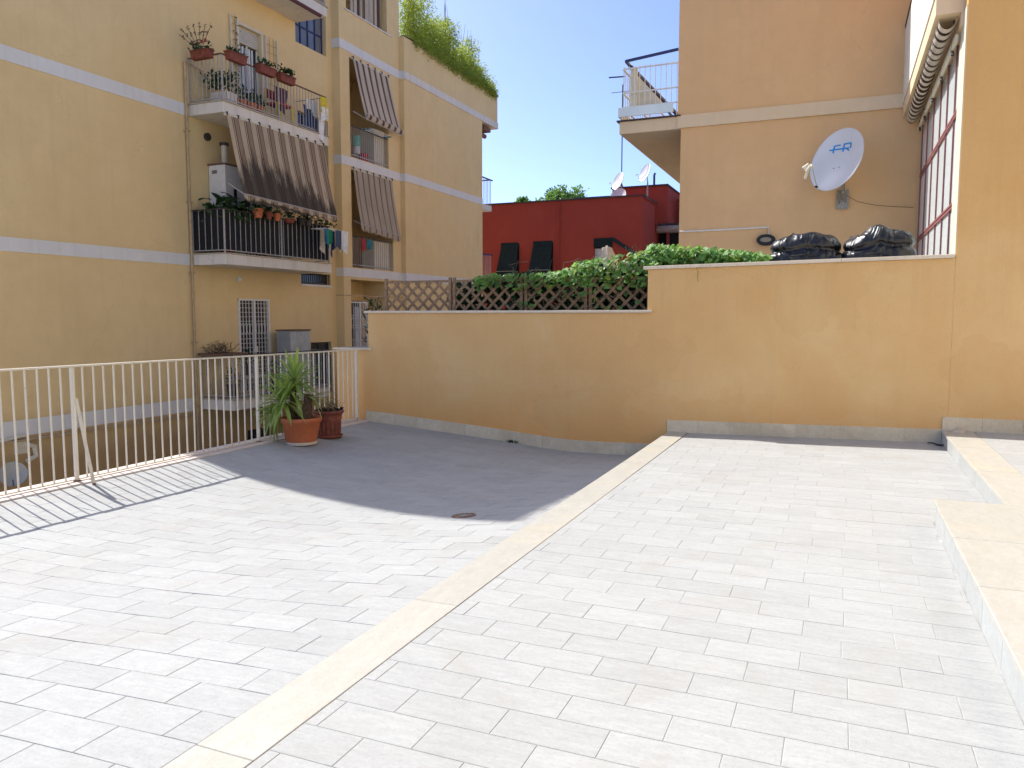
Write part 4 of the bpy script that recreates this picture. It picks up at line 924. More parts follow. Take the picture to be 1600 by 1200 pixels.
for px, lab, r in ((392, 'pair of clay pots with green plants low behind the upper balcony corner', .13), (405, 'clay pot with a spiky plant on the upper balcony floor', .11), (378, 'clay pot standing just right of the upper balcony corner post', .12)):
    p = onx(px, 160, FX-.25); T = thing('plant_pot', (FX-.25, p.y, Z3+.013), lab, 'plant pot'); m = MB(); m.lathe((FX-.25, p.y, Z3+.013), [(0, 0), (r*.7, 0), (r, .22), (r*.9, .22), (0, .2)], 14); m.build('pot', M['terra'], T)
    m = MB(); tuft(m, (FX-.25, p.y, Z3+.22), 70, (.1, .1), .25, .12, .04, rnd); m.build('foliage', M['pot_leaf'], T)['kind'] = 'stuff'
T = thing('trough_planter', (-12.55, 13.6, Z3+.013), 'white planter with dark bushy plants inside the upper balcony end', 'planter'); m = MB(); m.box(-12.75, -12.3, 13.5, 13.8, Z3+.013, Z3+.32); m.build('planter_box', M['slabconc'], T)
m = MB(); tuft(m, (-12.5, 13.55, Z3+.4), 260, (.35, .2), .3, .1, .06, rnd); m.build('foliage', M['pot_leaf'], T)['kind'] = 'stuff'
# climbing frames either side of the door
def lattice(y0, y1, z0, z1, name, label, diag):
    T = thing(name, (XA+.05, (y0+y1)/2, z0), label, 'trellis')
    m = MB(); m.bar((XA+.05, y0, z0), (XA+.05, y0, z1), .035); m.bar((XA+.05, y1, z0), (XA+.05, y1, z1), .035); m.build('post', M['cream'], T)
    n = int((y1-y0)/.11); k = int((z1-z0)/.17)
    for i in range(1, n): m = MB(); m.bar((XA+.05, y0+(y1-y0)*i/n, z0), (XA+.05, y0+(y1-y0)*i/n, z1), .010); m.build('slat', M['pipe'], T)
    for i in range(1, k): m = MB(); m.bar((XA+.06, y0, z0+(z1-z0)*i/k), (XA+.06, y1, z0+(z1-z0)*i/k), .010); m.build('slat', M['pipe'], T)
    if diag: m = MB(); tuft(m, (XA+.09, (y0+y1)/2, z0), 120, (.03, (y1-y0)/2), z1-z0, .06, .03, rnd); m.build('dry_climber', M['twig'], T)['kind'] = 'stuff'
lattice(14.40, 14.60, Z3, 8.30, 'trellis', 'narrow cream trellis with a dry climber left of the shutter door', 1); lattice(15.56, 15.98, Z3, 8.20, 'trellis', 'wider cream wire trellis right of the shutter door', 0)
# metal cabinet on the lowest balcony and stuff
T = thing('metal_cabinet', (-12.5, 15.7, -.33), 'tall grey metal cabinet on the lowest balcony', 'cabinet')
pA = ony(432, 517, 15.45); y0, x0 = 15.45, pA.x; x1 = ony(453, 517, 15.45).x; y1 = onx(484, 517, x1).y; zt = pA.z
m = MB(); m.box(x0, x1, y0, y1, -.318, zt); m.build('cabinet_body', M['greycab'], T, bevel=.006)
m = MB(); m.box(x0-.02, x1+.03, y0-.02, y1+.02, zt+.001, zt+.03); m.build('cabinet_top', M['rust'], T)
for k in range(2):
    m = MB(); a = y0+.015+k*(y1-y0)/2; wd = (y1-y0)/2-.03
    for i in range(8): m.box(x1+.0005, x1+.012+(i % 2)*.008, a+wd*i/8, a+wd*(i+1)/8, -.29, zt-.03)
    m.build('cabinet_door', M['greycab2'], T)
T = thing('shelf_of_twigs', (-12.6, 13.4, .6), 'dark shelf with dry twiggy plants beside the downpipe', 'shelf'); m = MB(); m.box(-12.98, -12.3, 13.1, 13.9, .62, .67); m.build('shelf_board', M['rust'], T)
m = MB()
for k in range(60):
    p = Vector((-12.65+rnd.uniform(-.25, .25), 13.35+rnd.uniform(-.2, .3), .67)); pts = [p]
    for q in range(4): p = p+Vector((rnd.gauss(0, .06), rnd.gauss(0, .06), rnd.uniform(0, .09))); pts.append(p)
    m.tube(pts, .005, 4, cap=False)
m.build('dry_plant', M['twig'], T)['kind'] = 'stuff'
T = thing('balcony_table', (-12.4, 14.0, -.318), 'low white table with dark pots on the lowest balcony', 'table'); m = MB(); m.box(-12.7, -12.2, 13.7, 14.4, .1, .14); m.build('table_top', M['greycab2'], T)
for a, c_ in ((-12.65, 13.75), (-12.25, 13.75), (-12.65, 14.35), (-12.25, 14.35)): m = MB(); m.bar((a, c_, -.318), (a, c_, .1), .03); m.build('leg', M['greycab2'], T)
for k, (x, y, r, h, lab) in enumerate(((-12.35, 13.45, .14, .3, 'dark pot with brown foliage at the left of the lowest balcony'), (-12.3, 14.75, .13, .35, 'dark pot with a tall thin plant before the white grille door'), (-12.5, 14.05, .1, .2, 'small black pot on the low white table'))):
    z = .141 if k == 2 else -.318; T = thing('plant_pot', (x, y, z), lab, 'plant pot'); m = MB(); m.lathe((x, y, z), [(0, 0), (r*.7, 0), (r, h), (0, h*.95)], 14); m.build('pot', M['iron'], T); m = MB(); tuft(m, (x, y, z+h), 80, (.12, .12), .35, .1, .03, rnd); m.build('foliage', M['pot_leaf'], T)['kind'] = 'stuff'
# loggia clutter
T = thing('clothes_airer', (XB-.0, 19.8, 6.82), 'blue and white clothes airer on the upper loggia rail', 'drying rack'); m = MB()
for dx in (.02, .14, .26): m.bar((XB+dx, 19.3, 6.80), (XB+dx, 20.5, 6.80), .014)
m.build('airer_bars', M['white'], T); m = MB(); m.bar((XB, 19.35, 6.79), (XB+.28, 19.35, 6.79), .03); m.bar((XB, 20.45, 6.79), (XB+.28, 20.45, 6.79), .03); m.build('airer_ends', M['teal'], T)
T = thing('watering_can', (XB-.15, 19.75, 6.03), 'mint green plastic tub hanging inside the upper loggia railing', 'tub'); m = MB(); m.lathe((XB-.2, 19.35, 6.34), [(0, 0), (.10, 0), (.11, .28), (0, .28)], 12); m.build('tub', M['mint'], T); m = MB(); m.lathe((XB-.2, 19.35, 6.12), [(0, 0), (.09, 0), (.1, .21), (0, .21)], 12); m.build('tub_base', M['curtain'], T)
T = thing('bucket', (XB-.3, 19.85, 5.94), 'red bucket on the floor of the upper loggia', 'bucket'); m = MB(); m.lathe((XB-.3, 19.85, 5.94), [(0, 0), (.12, 0), (.16, .28), (.15, .28), (.11, .02)], 16); m.build('bucket_body', M['redcloth'], T); m = MB(); m.tube([(XB-.3, 19.85+.16*math.cos(t), 6.22+.12*math.sin(t)) for t in [i*math.pi/8 for i in range(9)]], .006, 5); m.build('handle', M['galv'], T)
cloth('hanging_cloth', (XB+.03, 19.28, 3.70), .22, .28, M['redcloth'], 'small red cloth drying on the lower loggia rail', seed=31, grp='washing on the lower loggia'); cloth('hanging_cloth', (XB+.03, 19.60, 3.70), .26, .24, M['teal'], 'small teal cloth drying on the lower loggia rail', seed=32, grp='washing on the lower loggia')
# dish low on the left wall
p = onx(21, 742, XA+.3)
T = thing('satellite_dish', p, 'grey satellite dish low on the ochre wall seen through the railing', 'satellite dish')
m = MB(); nD = Vector((1, -.75, .5)).normalized(); aD = nD.cross(Vector((0, 0, 1))).normalized(); bD = aD.cross(nD)
P = [[p+(aD*math.cos(2*math.pi*k/24)+bD*math.sin(2*math.pi*k/24))*.21*i/5+nD*.08*(i/5)**2 for k in range(25)] for i in range(6)]; m.grid(P); m.build('reflector', M['greycab'], T, smooth=True)
m = MB(); m.tube([p-nD*.03, p-nD*.1, (XA+.001, p.y, p.z-.1)], .02, 6); m.build('bracket', M['iron'], T); m = MB(); m.tube([p-bD*.2+nD*.07, p-bD*.14+nD*.25], .01, 5); m.build('feed_arm', M['iron'], T)

# bamboo on the roof terrace
rnd = random.Random(21); T = thing('bamboo_hedge', (XCW-.35, 25, 9.0), 'feathery yellow green bamboo hedge on the roof terrace', 'bamboo')
m = MB()
def bh(y):      # hedge height above the parapet along y
    q = (y-22.0)/6.2; return max(.35, 2.0-1.25*q + .34*math.sin(y*3.3+1) + .22*math.sin(y*7.1))
tips = []
for i in range(5200):
    y = rnd.uniform(22.0, 28.3); H = bh(y)*(1+.12*math.sin(y*9)); z = 9.95+(H)*rnd.random()**1.55; x = XCW-.35+rnd.gauss(0, .2)
    if z < 10.15 and rnd.random() < .5: x = XCW+rnd.uniform(-.12, .10)
    c0 = Vector((x, y, z))
    for _ in range(9):
        d = Vector((rnd.gauss(0, 1), rnd.gauss(0, 1), rnd.gauss(.2, .8))).normalized(); s_ = d.cross(Vector((rnd.gauss(0, 1), rnd.gauss(0, 1), rnd.gauss(0, 1)))).normalized()
        p = c0+Vector((rnd.gauss(0, .06), rnd.gauss(0, .06), rnd.gauss(0, .09))); L = rnd.uniform(.06, .14); a = p+d*L; a.z -= .02
        m.quad(p, p+d*L*.5+s_*.013, a, p+d*L*.5-s_*.013)
m.build('foliage', M['bamboo'], T)['kind'] = 'stuff'
for k in range(46):
    y = rnd.uniform(22.0, 28.2); H = bh(y)+rnd.uniform(-.3, .9); x = XCW-.4+rnd.gauss(0, .12); m = MB()
    m.tube([(x, y, 9.0), (x+.02, y+rnd.gauss(0, .04), 9.9+H*.5), (x+rnd.gauss(0, .1), y+rnd.gauss(0, .12), 9.9+H)], [.012, .009, .004], 5, cap=False); m.build('cane', M['twig'], T)

# ------------------------------------------------------------------ red building
QY = 32.0
rdb = thing('red_building', (-11, QY, -3.5), 'low dark red building with dark green awnings between the two blocks', 'building')
xl, xr, zt = -19.0, -7.59, 6.38
m = MB(); ops = [(ony(740, 383, QY).x, ony(751, 383, QY).x, 3.2, 4.70), (-13.95, -13.08, 3.25, 4.70), (-12.42, -11.50, 3.25, 4.72), (-9.67, -8.86, 2.6, 4.74)]
xsn = sorted({xl, xr, *[o[0] for o in ops], *[o[1] for o in ops]}); zsn = sorted({-3.5, zt, *[o[2] for o in ops], *[o[3] for o in ops]})
for a, c_ in zip(xsn[:-1], xsn[1:]):
    for d, e in zip(zsn[:-1], zsn[1:]):
        if any(o[0] < (a+c_)/2 < o[1] and o[2] < (d+e)/2 < o[3] for o in ops): continue
        m.quad((a, QY, d), (c_, QY, d), (c_, QY, e), (a, QY, e))
for a, c_, d, e in ops:
    m.quad((a, QY, d), (a, QY+.25, d), (c_, QY+.25, d), (c_, QY, d)); m.quad((a, QY, e), (c_, QY, e), (c_, QY+.25, e), (a, QY+.25, e)); m.quad((a, QY, d), (a, QY, e), (a, QY+.25, e), (a, QY+.25, d)); m.quad((c_, QY, d), (c_, QY+.25, d), (c_, QY+.25, e), (c_, QY, e))
m.quad((xr, QY, -3.5), (xr, 42, -3.5), (xr, 42, zt), (xr, QY, zt)); m.quad((xl, QY, -3.5), (xl, QY, zt), (xl, 42, zt), (xl, 42, -3.5)); m.quad((xl, QY, zt), (xr, QY, zt), (xr, 42, zt), (xl, 42, zt))
m.build('wall', M['red'], rdb)
m = MB(); m.box(xl, xr+.05, QY-.06, QY+.2, zt+.001, zt+.06); m.box(xr-.15, xr+.051, QY+.2, 41, zt+.001, zt+.059); m.build('roof_edge', M['roof'], rdb)
# penthouse and recessed wing
p0 = ony(957, 293, 34.5); p1 = ony(1042, 290, 34.5)
m = MB(); m.box(p0.x, p1.x, 34.5, 44, zt, p1.z); m.box(xr+.001, p1.x, 34.5, 44, ony(1005, 352, 34.4).z+.05, zt); m.build('penthouse', M['red'], rdb)
m = MB(); m.box(p0.x-.06, p1.x+.06, 34.44, 44, p1.z+.001, p1.z+.07); m.build('penthouse_edge', M['roof'], rdb)
px1 = p1.x; zw = ony(1005, 352, 34.4).z
m = MB(); m.box(xr+.001, 3.5, 36.5, 44, zw, p1.z-.3); m.box(xr+.001, 3.5, 36.0, 36.5, zw, zw+1.3) if 0 else None; m.box(px1, px1+.02, 34.6, 36.5, -1, p1.z-.02); m.build('side_wing', M['red'], rdb)
m = MB(); m.box(xr+.002, 0, 34.42, 34.75, zw-.02, zw+.05); m.build('wing_edge', M['roof'], rdb)
m = MB(); m.tube([(xr+.05, 34.5, zw-.20), (-1, 34.5, zw-.20)], .17, 12); ra = m.build('rolled_awning', M['shutter'], rdb, smooth=True)
m = MB(); m.box(xr+.002, 0, 35.2, 35.3, -1, zw-.03); m.build('painted_porch_shade', M['screen'], rdb)  # black sheet standing in for the shade under the wing
m = MB(); q0 = ony(1040, 328, 33.9); m.tube([(xr+.06, QY+.1, zt-.05), (xr+.06, 34.3, zt-.05), (xr+.06, 34.35, zt-1.1)], .03, 6); m.tube([(-11.22, QY-.04, -1), (-11.22, QY-.04, zt-.1)], .03, 6); m.build('rainwater_pipe', M['red'], rdb)
def dropawn(x0, x1, zt_, zb, out, name='window'):
    m = MB(); m.box(x0, x1, QY+.2, QY+.24, zb-.1, zt_); w_ = m.build(name, M['dkglass'], rdb)
    m = MB(); P = [[(x0+(x1-x0)*i/6-(.12 if j else 0)*j/5*(1-i/6), QY-.02-out*(j/5)**1.2, zt_-(zt_-zb)*j/5) for j in range(6)] for i in range(7)]; m.grid(P)
    m.poly([(x1, QY-.02, zt_), (x1, QY-.02-out, zb), (x1, QY-.005, zb)]) if 0 else None
    a = m.build('awning', M['dkgreen'], w_)
    m = MB(); m.box(x0-.12, x1, QY-.04-out, QY-.02-out, zb-.16, zb); m.build('valance', M['dkgreen'], w_)
    m = MB(); m.bar((x0-.12, QY-.045-out, zb+.01), (x1, QY-.045-out, zb+.01), .025); m.bar((x1-.02, QY-.01, zb+.5), (x1-.02, QY-.02-out, zb), .02); m.build('awning_bar', M['galv'], w_)
dropawn(-13.90, -13.10, 4.69, 3.42, .35); dropawn(-12.38, -11.52, 4.71, 3.44, .35)
for x0, x1, z0 in ((ops[0][0]-.6, ops[0][1], 3.2), (-9.67, -8.86, 2.6)):
    m = MB(); m.box(x0, x1, QY+.2, QY+.24, z0, 4.72); w_ = m.build('window', M['dkglass'], rdb)
    m = MB(); P = [[(x0+.01+(x1-x0-.02)*i/24, QY+.17+.02*math.sin(i*1.3), z0+(4.32-z0)*j/3) for j in range(4)] for i in range(25)]; m.grid(P); m.build('curtain', M['curtain'], w_, smooth=True)
    m = MB(); m.box(x0, x1+.0, QY-.03, QY+.15, 4.38, 4.74); m.build('awning_case', M['dkgreen'], w_)
m = MB(); m.bar(ony(957, 373, QY-.1), ony(1003, 403, QY-.9), .12); m.build('awning_arm', M['dkgreen'], rdb)
# roof dishes, mast, pipe
dish('satellite_dish', ony(966, 283, 33.6), .40, .45, 'white roof dish beside the antenna mast on the red building', tilt=(.45, .89), mount=ony(972, 296, 33.7), group='dishes on the red roof')
dish('satellite_dish', ony(1008, 270, 33.6), .40, .45, 'white roof dish standing highest, right of the antenna mast', tilt=(.45, .89), mount=ony(1012, 285, 33.7), group='dishes on the red roof')
dish('satellite_dish', ony(966, 306, 33.2), .36, .8, 'low white dish peeping over the red roof edge', tilt=(.8, .6), mount=ony(966, 310, 33.3), group='dishes on the red roof')
T = thing('antenna_mast', (ony(971, 300, 34).x, 34, zt), 'thin antenna mast rising above the red roof', 'antenna'); pm = ony(971, 300, 34)
m = MB(); m.tube([(pm.x, 34, zt), (pm.x, 34, 11.5)], .025, 6); m.build('mast', M['blue'], T)
m = MB(); m.tube([(pm.x, 34, zt+.9), (pm.x+.35, 34.2, zt)], .02, 5); m.tube([(pm.x, 34, zt+.9), (pm.x-.3, 34.2, zt)], .02, 5); m.bar((pm.x-.5, 34, 11.2), (pm.x+.5, 34, 11.2), .02); m.build('stays', M['iron'], T)
pm = ony(1022, 290, 35)
m = MB(); m.tube([(pm.x, 35, pm.z-.3), (pm.x, 35, pm.z+.45), (pm.x+.04, 35, pm.z+.55)], .05, 8); tag(m.build('vent_pipe', M['blue'], None, org=(pm.x, 35, pm.z)), 'short blue grey vent pipe on the red penthouse roof', 'pipe')
# distant blue roof
m = MB(); a = ony(898, 309, 48); m.box(a.x, a.x+6, 48, 52, -3, a.z); db = m.build('distant_building', M['blue'], None, org=(a.x, 48, -3.5)); tag(db, 'sliver of a distant blue roofed building above the red roof', 'building')
# closed parasol
T = thing('closed_parasol', (ony(948, 400, 16).x, 16, 1.0), 'closed beige parasol rising behind the vine', 'parasol'); px_ = ony(948, 400, 16)
zt2 = ony(948, 386, 16).z
m = MB(); N = 16; P = []
for r, z in ((.03, zt2), (.09, zt2-.01), (.15, zt2-.15), (.21, zt2-.32), (.24, zt2-.7)):
    P.append([(px_.x+r*(1+.12*(k % 2))*math.cos(2*math.pi*k/N), 16+r*(1+.12*(k % 2))*math.sin(2*math.pi*k/N), z) for k in range(N+1)])
m.grid(P); m.build('canopy', M['beige'], T); m = MB(); m.tube([(px_.x, 16, 1.0), (px_.x, 16, zt2+.03)], .025, 8); m.build('pole', M['white'], T)

# ------------------------------------------------------------------ trees far behind
def tree(name, px, py, Y, rad, label, seed, sq=.8):
    rnd = random.Random(seed); c = ony(px, py, Y); T = thing(name, (c.x, Y, -3.5), label, 'tree', 'trees beyond the red roof')
    m = MB(); m.tube([(c.x, Y, -3.5), (c.x+.1, Y, c.z-rad*.9), (c.x, Y, c.z+rad*.2)], [.35, .25, .1], 8)
    for k in range(7): a = rnd.uniform(0, 6.3); m.tube([(c.x, Y, c.z-rad*.8), (c.x+math.cos(a)*rad*.4, Y+math.sin(a)*rad*.4, c.z-rad*.1), (c.x+math.cos(a)*rad*.75, Y+math.sin(a)*rad*.7, c.z+rad*.3)], [.12, .07, .02], 5)
    m.build('trunk', M['bark'], T); m = MB(); cl = []
    for k in range(46):
        d = Vector((rnd.gauss(0, 1), rnd.gauss(0, 1), rnd.gauss(.15, .8))).normalized()*rad*rnd.uniform(.45, 1.0); d.z *= sq; cl.append(c+d)
    for q in cl:
        for _ in range(95):
            p = q+Vector((rnd.gauss(0, 1), rnd.gauss(0, 1), rnd.gauss(0, .8)))*rad*.13; d = Vector((rnd.gauss(0, 1), rnd.gauss(0, 1), rnd.gauss(0, 1))).normalized(); s_ = d.orthogonal().normalized(); L = rnd.uniform(.15, .30)
            m.quad(p, p+d*L*.5+s_*L*.3, p+d*L, p+d*L*.5-s_*L*.3)
    m.build('crown', M['tree'], T)
tree('broadleaf_tree', 878, 318, 60, 1.9, 'largest bright green tree behind the red roof', 1); tree('broadleaf_tree', 845, 330, 62, 1.0, 'middle low green tree behind the red roof', 2); tree('broadleaf_tree', 819, 326, 64, .8, 'smallest green tree leftmost behind the red roof', 3, 1.0)

# ------------------------------------------------------------------ trellis panels and vine
TY = 10.62
def trellis(x0, x1, label, zb=1.15, zt_=2.045):
    T = thing('garden_trellis', ((x0+x1)/2, TY, 1.0), label, 'trellis', 'wooden trellis panels behind the low wall')
    for x in (x0+.02, x1-.02): m = MB(); m.box(x-.022, x+.022, TY-.022, TY+.022, 1.0, zt_+.03); m.build('post', M['wood'], T, bevel=.003)
    for z in (zb, zt_-.025): m = MB(); m.box(x0+.0425, x1-.0425, TY-.015, TY+.015, z-.018, z+.018); m.build('rail', M['wood'], T)
    a, c_, d, e = x0+.042, x1-.042, zb+.018, zt_-.043; sp = .132
    for sgn, yo in ((1, -.007), (-1, .007)):
        k = -20
        while k < 20:
            # line z = sgn*(x-xm)+k*sp clipped to the frame
            pts = []; xm = (a+c_)/2; zm = (d+e)/2; q = k*sp*1.414; k += 1
            f = lambda x: zm+sgn*(x-xm)+q
            xs_ = []
            for X_ in (a, c_):
                if d <= f(X_) <= e: xs_.append(X_)
            for Z_ in (d, e):
                X_ = xm+sgn*(Z_-zm-q)
                if a < X_ < c_: xs_.append(X_)
            if len(xs_) < 2: continue
            u0, u1 = min(xs_), max(xs_)
            if u1-u0 < .03: continue
            m = MB(); m.bar((u0, TY+yo, f(u0)), (u1, TY+yo, f(u1)), .012, .040, upv=(0, 0, 1)); m.build('slat', M['wood'], T)
trellis(-6.62, -5.45, 'bare wooden lattice panel at the left end of the low wall'); trellis(-5.42, -4.28, 'second wooden lattice panel half covered by dark vine leaves')
trellis(-4.25, -3.30, 'third wooden lattice panel nearly hidden by vine'); trellis(-3.27, -2.40, 'wooden lattice panel nearest the taller wall, under the thick vine')
def vleaf(mat):
    m = MB(); rim = [(0, 0), (.30, -.16), (.52, .12), (.40, .42), (.22, .55), (0, .95), (-.22, .55), (-.40, .42), (-.52, .12), (-.30, -.16)]
    m.v = [(0, .25, .0)]+[(x, y, -.18*(abs(x)**1.2)-.10*y*y+.03) for x, y in rim]
    for k in range(10): m.f.append((0, 1+k, 1+(k+1) % 10)); m.mi.append(0)
    return m.mesh('leaf', mat, smooth=True)
VL = [vleaf(M['vine']), vleaf(M['vineyoung'])]
rnd = random.Random(77)
T = thing('climbing_vine', (-3.2, 10.62, 1.0), 'dense green climbing vine spilling over the trellis and both wall tops', 'vine')
topx = [(735, 440), (760, 433), (800, 431), (850, 430), (875, 428), (895, 416), (925, 409), (945, 404), (985, 398), (1005, 394), (1012, 390), (1016, 384), (1060, 388), (1120, 391), (1160, 395), (1200, 402)]
def topz(px):
    for (a, b_), (c_, d) in zip(topx[:-1], topx[1:]):
        if a <= px <= c_: return b_+(d-b_)*(px-a)/(c_-a)
    return 440
def leafspot():
    while True:
        px = rnd.uniform(742, 1200); tz = topz(px)-3
        if px > 1012: py = rnd.uniform(tz, 414); y = rnd.uniform(10.28, 10.75)
        else:
            bot = 470 if px > 790 else 455
            dens = 1.0 if px > 870 else .8
            py = tz+(bot-tz+14)*rnd.random()**(1.5 if px < 940 else 1.1); y = rnd.uniform(10.40, 10.60) if rnd.random() < .75 else rnd.uniform(10.65, 10.9)
            if rnd.random() > dens: continue
            # leave the lattice open near the foot between px 890 and 1000
            if py > 447 and rnd.random() < .88: continue
            if px < 800 and py > 450 and rnd.random() < .6: continue
        return px, py, y
def rot_leaf(px):
    nrm = Vector((rnd.gauss(-.35, .5), rnd.gauss(-.45, .45), rnd.gauss(.75, .45))).normalized(); dn = Vector((rnd.gauss(0, .6), rnd.gauss(-.4, .5), rnd.gauss(-.6, .5)))
    y = (dn-nrm*dn.dot(nrm)).normalized(); x = y.cross(nrm); return Matrix((x, y, nrm)).transposed()
for k in range(290):
    px, py, y = leafspot(); y = min(y, 10.56) if px <= 1012 else min(y, 10.45); p = ony(px, py, y); o = inst('leaf', VL[1 if rnd.random() < .16 else 0], p, T, rot_leaf(px).to_euler(), rnd.uniform(.055, .10))
def leafstuff(n, mats, back=False):
    m = MB(); base = [Vector(v.co) for v in VL[0].vertices]; fc = [tuple(q.vertices) for q in VL[0].polygons]
    for k in range(n):
        px, py, y = leafspot()
        if back: y += .22; py += 8
        p = ony(px, py, y); Rm = rot_leaf(px); s_ = rnd.uniform(.05, .095); b0 = len(m.v); mi = 1 if rnd.random() < .14 else 0
        for v in base: m.v.append(tuple(p+(Rm @ v)*s_))
        for q in fc: m.f.append(tuple(b0+i for i in q)); m.mi.append(mi)
    return m
o = leafstuff(1500, None).build('foliage', [M['vine'], M['vineyoung']], T); o['kind'] = 'stuff'
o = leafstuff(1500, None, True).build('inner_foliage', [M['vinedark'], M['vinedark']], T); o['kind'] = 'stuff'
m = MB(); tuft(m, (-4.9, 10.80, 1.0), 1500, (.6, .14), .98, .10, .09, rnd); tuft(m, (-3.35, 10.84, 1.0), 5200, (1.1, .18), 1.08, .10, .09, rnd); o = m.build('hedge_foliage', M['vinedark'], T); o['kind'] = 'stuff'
m = MB()
for k in range(26):
    px = rnd.uniform(760, 1005); p = ony(px, rnd.uniform(440, 486), rnd.uniform(10.42, 10.6)); pts = [p]
    for q in range(7): p = p+Vector((rnd.gauss(.03, .06), rnd.gauss(0, .02), rnd.gauss(.03, .05))); pts.append(p)
    m.tube(pts, .0045, 5, cap=False)
for k in range(8):
    px = rnd.uniform(780, 1000); p = ony(px, topz(px), 10.5); pts = [p]
    for q in range(5): p = p+Vector((rnd.gauss(0, .03), rnd.gauss(0, .02), rnd.uniform(.0, .04))); pts.append(p)
    m.tube(pts, .003, 4, cap=False)
m.build('stems', M['twig'], T)['kind'] = 'stuff'
m = MB(); rnd2 = random.Random(5); tuft(m, (-6.9, 10.75, 1.0), 160, (.12, .1), .75, .14, .03, rnd2, 1.0); o = m.build('grass_clump', M['vinedark'], None, org=(-6.9, 10.75, 1.0)); tag(o, 'dark spiky plant just left of the first lattice panel', 'plant')
# tendril hanging over the taller wall
m = MB(); pts = [ony(1088, 418, WY-.05), ony(1091, 424, WY-.05), ony(1090, 432, WY-.04), ony(1091, 440, WY-.03)]; m.tube(pts, .004, 4); m.build('tendril', M['vineyoung'], T)

# ------------------------------------------------------------------ terrace railing
RX = -6.80
rl = thing('terrace_railing', (RX, 6, -.108), 'long cream painted metal railing along the left edge of the terrace', 'railing')
def ztop(y): return 1.020-(y-4.5)*.0078
m = MB(); m.bar((RX, -1, ztop(-1)), (RX, 10.09, ztop(10.09)), .045, .018); m.build('top_rail', M['rail'], rl, bevel=.002)
m = MB(); m.bar((RX, -1, -.082), (RX, 10.06, -.090), .034, .012); m.build('bottom_rail', M['rail'], rl)
posts = [2.67, 5.25, 7.83, 10.04]
for y in posts: m = MB(); m.bar((RX+.004, y, -.108), (RX+.004, y, ztop(y)-.010), .038, .030); m.build('post', M['rail'], rl, bevel=.002)
for y in posts[:3]: m = MB(); m.box(RX-.02, RX+.035, y-.025, y+.025, -.107, -.096); m.build('post_foot', M['rust'], rl)
y = 1.0
bars = [2.67+.11727*i for i in range(-14, 66) if i % 22]
bm = MB(); bm.bar((0, 0, -.545), (0, 0, .545), .013); bmesh_ = bm.mesh('baluster', M['rail'])
for y in bars:
    if y > 10.0 or y < 1.2: continue
    hgt = ztop(y)-.010+.077; inst('baluster', bmesh_, (RX+random.uniform(-.002, .002), y, -.078+hgt/2), rl, (random.uniform(-.004, .004), random.uniform(-.004, .004), 0), (1, 1, hgt/1.09))
m = MB(); foot = onz(147, 757, -.128); m.bar((RX+.02, 5.27, .70), foot, .030, .012, upv=(1, 0, 0)); m.build('brace', M['rail'], rl)
m = MB(); m.tube([foot-Vector((.01, 0, .0)), foot+Vector((.02, -.01, .004))], .014, 8); m.build('brace_bolt', M['rust'], rl)

# ------------------------------------------------------------------ plants in pots
def pot(c, rt, rb_, h, mat, label, saucer=False, old=False):
    T = thing('plant_pot', c, label, 'plant pot', 'terracotta pots beside the railing')
    prof = [(0, .002), (rb_, .002), (rb_+.004, .02), (rt*.94, h*.80), (rt, h*.83), (rt+.006, h*.97), (rt, h), (rt-.012, h), (rt-.02, h*.88), (0, h*.87)]
    if old: prof = [(0, .002), (rb_, .002), (rb_+.01, .03), (rt*.80, h*.62), (rt*.88, h*.70), (rt*.86, h*.72), (rt*.9, h*.86), (rt, h*.88), (rt+.012, h*.97), (rt, h), (rt-.015, h), (rt-.02, h*.9), (0, h*.9)]
    m = MB(); m.lathe(c, prof[:-1], 40); m.build('pot_body', mat, T, smooth=True)
    m = MB(); m.lathe(c, [(rt-.018, h*.90), (rt*.6, h*.93), (rt*.3, h*.94), (0, h*.93)], 24); m.build('soil', M['soil'], T)
    if not old:
        m = MB(); m.lathe(c, [(rb_+.006, .0), (rb_+.010, .035), (rb_+.0065, .036)], 40); m.build('base_ring', M['beige'], T, smooth=True)
    else:
        m = MB()
        for k in range(18):
            a = 2*math.pi*k/18; m.tube([(c[0]+(rb_+.016)*math.cos(a), c[1]+(rb_+.016)*math.sin(a), c[2]+.06), (c[0]+rt*.80*math.cos(a), c[1]+rt*.80*math.sin(a), c[2]+h*.58)], .012, 5)
        m.build('relief', mat, T)
    if saucer:
        m = MB(); m.lathe(c, [(0, 0), (rt*.85, 0), (rt*.95, .035), (rt*.90, .035), (rt*.82, .008)], 32); m.build('saucer', M['terradark'], T, smooth=True)
    return T
c1 = Vector((-6.36, 8.13, zl(-6.36, 8.13)+.002)); c2 = Vector((-6.36, 8.72, zl(-6.36, 8.72)+.002))
pot(c1, .258, .19, .345, M['terra'], 'large orange plastic pot holding the spiky yucca'); pot(c2, .20, .135, .37, M['terradark'], 'older dull terracotta pot with relief standing on a saucer', True, True)
rnd = random.Random(13)
YT = thing('yucca_plant', (c1.x, c1.y, c1.z+.32), 'spiky green yucca with a thick cut stump in the orange pot', 'yucca')
m = MB(); s0 = Vector((c1.x+.08, c1.y, c1.z+.30)); m.tube([s0, s0+Vector((.0, 0, .10)), s0+Vector((.02, .02, .22)), s0+Vector((.03, .02, .34))], [.12, .075, .055, .06], 12); m.build('stump', M['bark'], YT, smooth=True)
t1 = Vector((c1.x-.10, c1.y, c1.z+.30)); m = MB(); m.tube([t1, t1+Vector((-.03, 0, .2)), t1+Vector((.02, 0, .55))], [.045, .04, .03], 8); m.tube([t1, t1+Vector((-.06, -.05, .12)), t1+Vector((-.11, -.08, .27))], [.035, .03, .025], 8); m.build('trunk', M['bark'], YT)
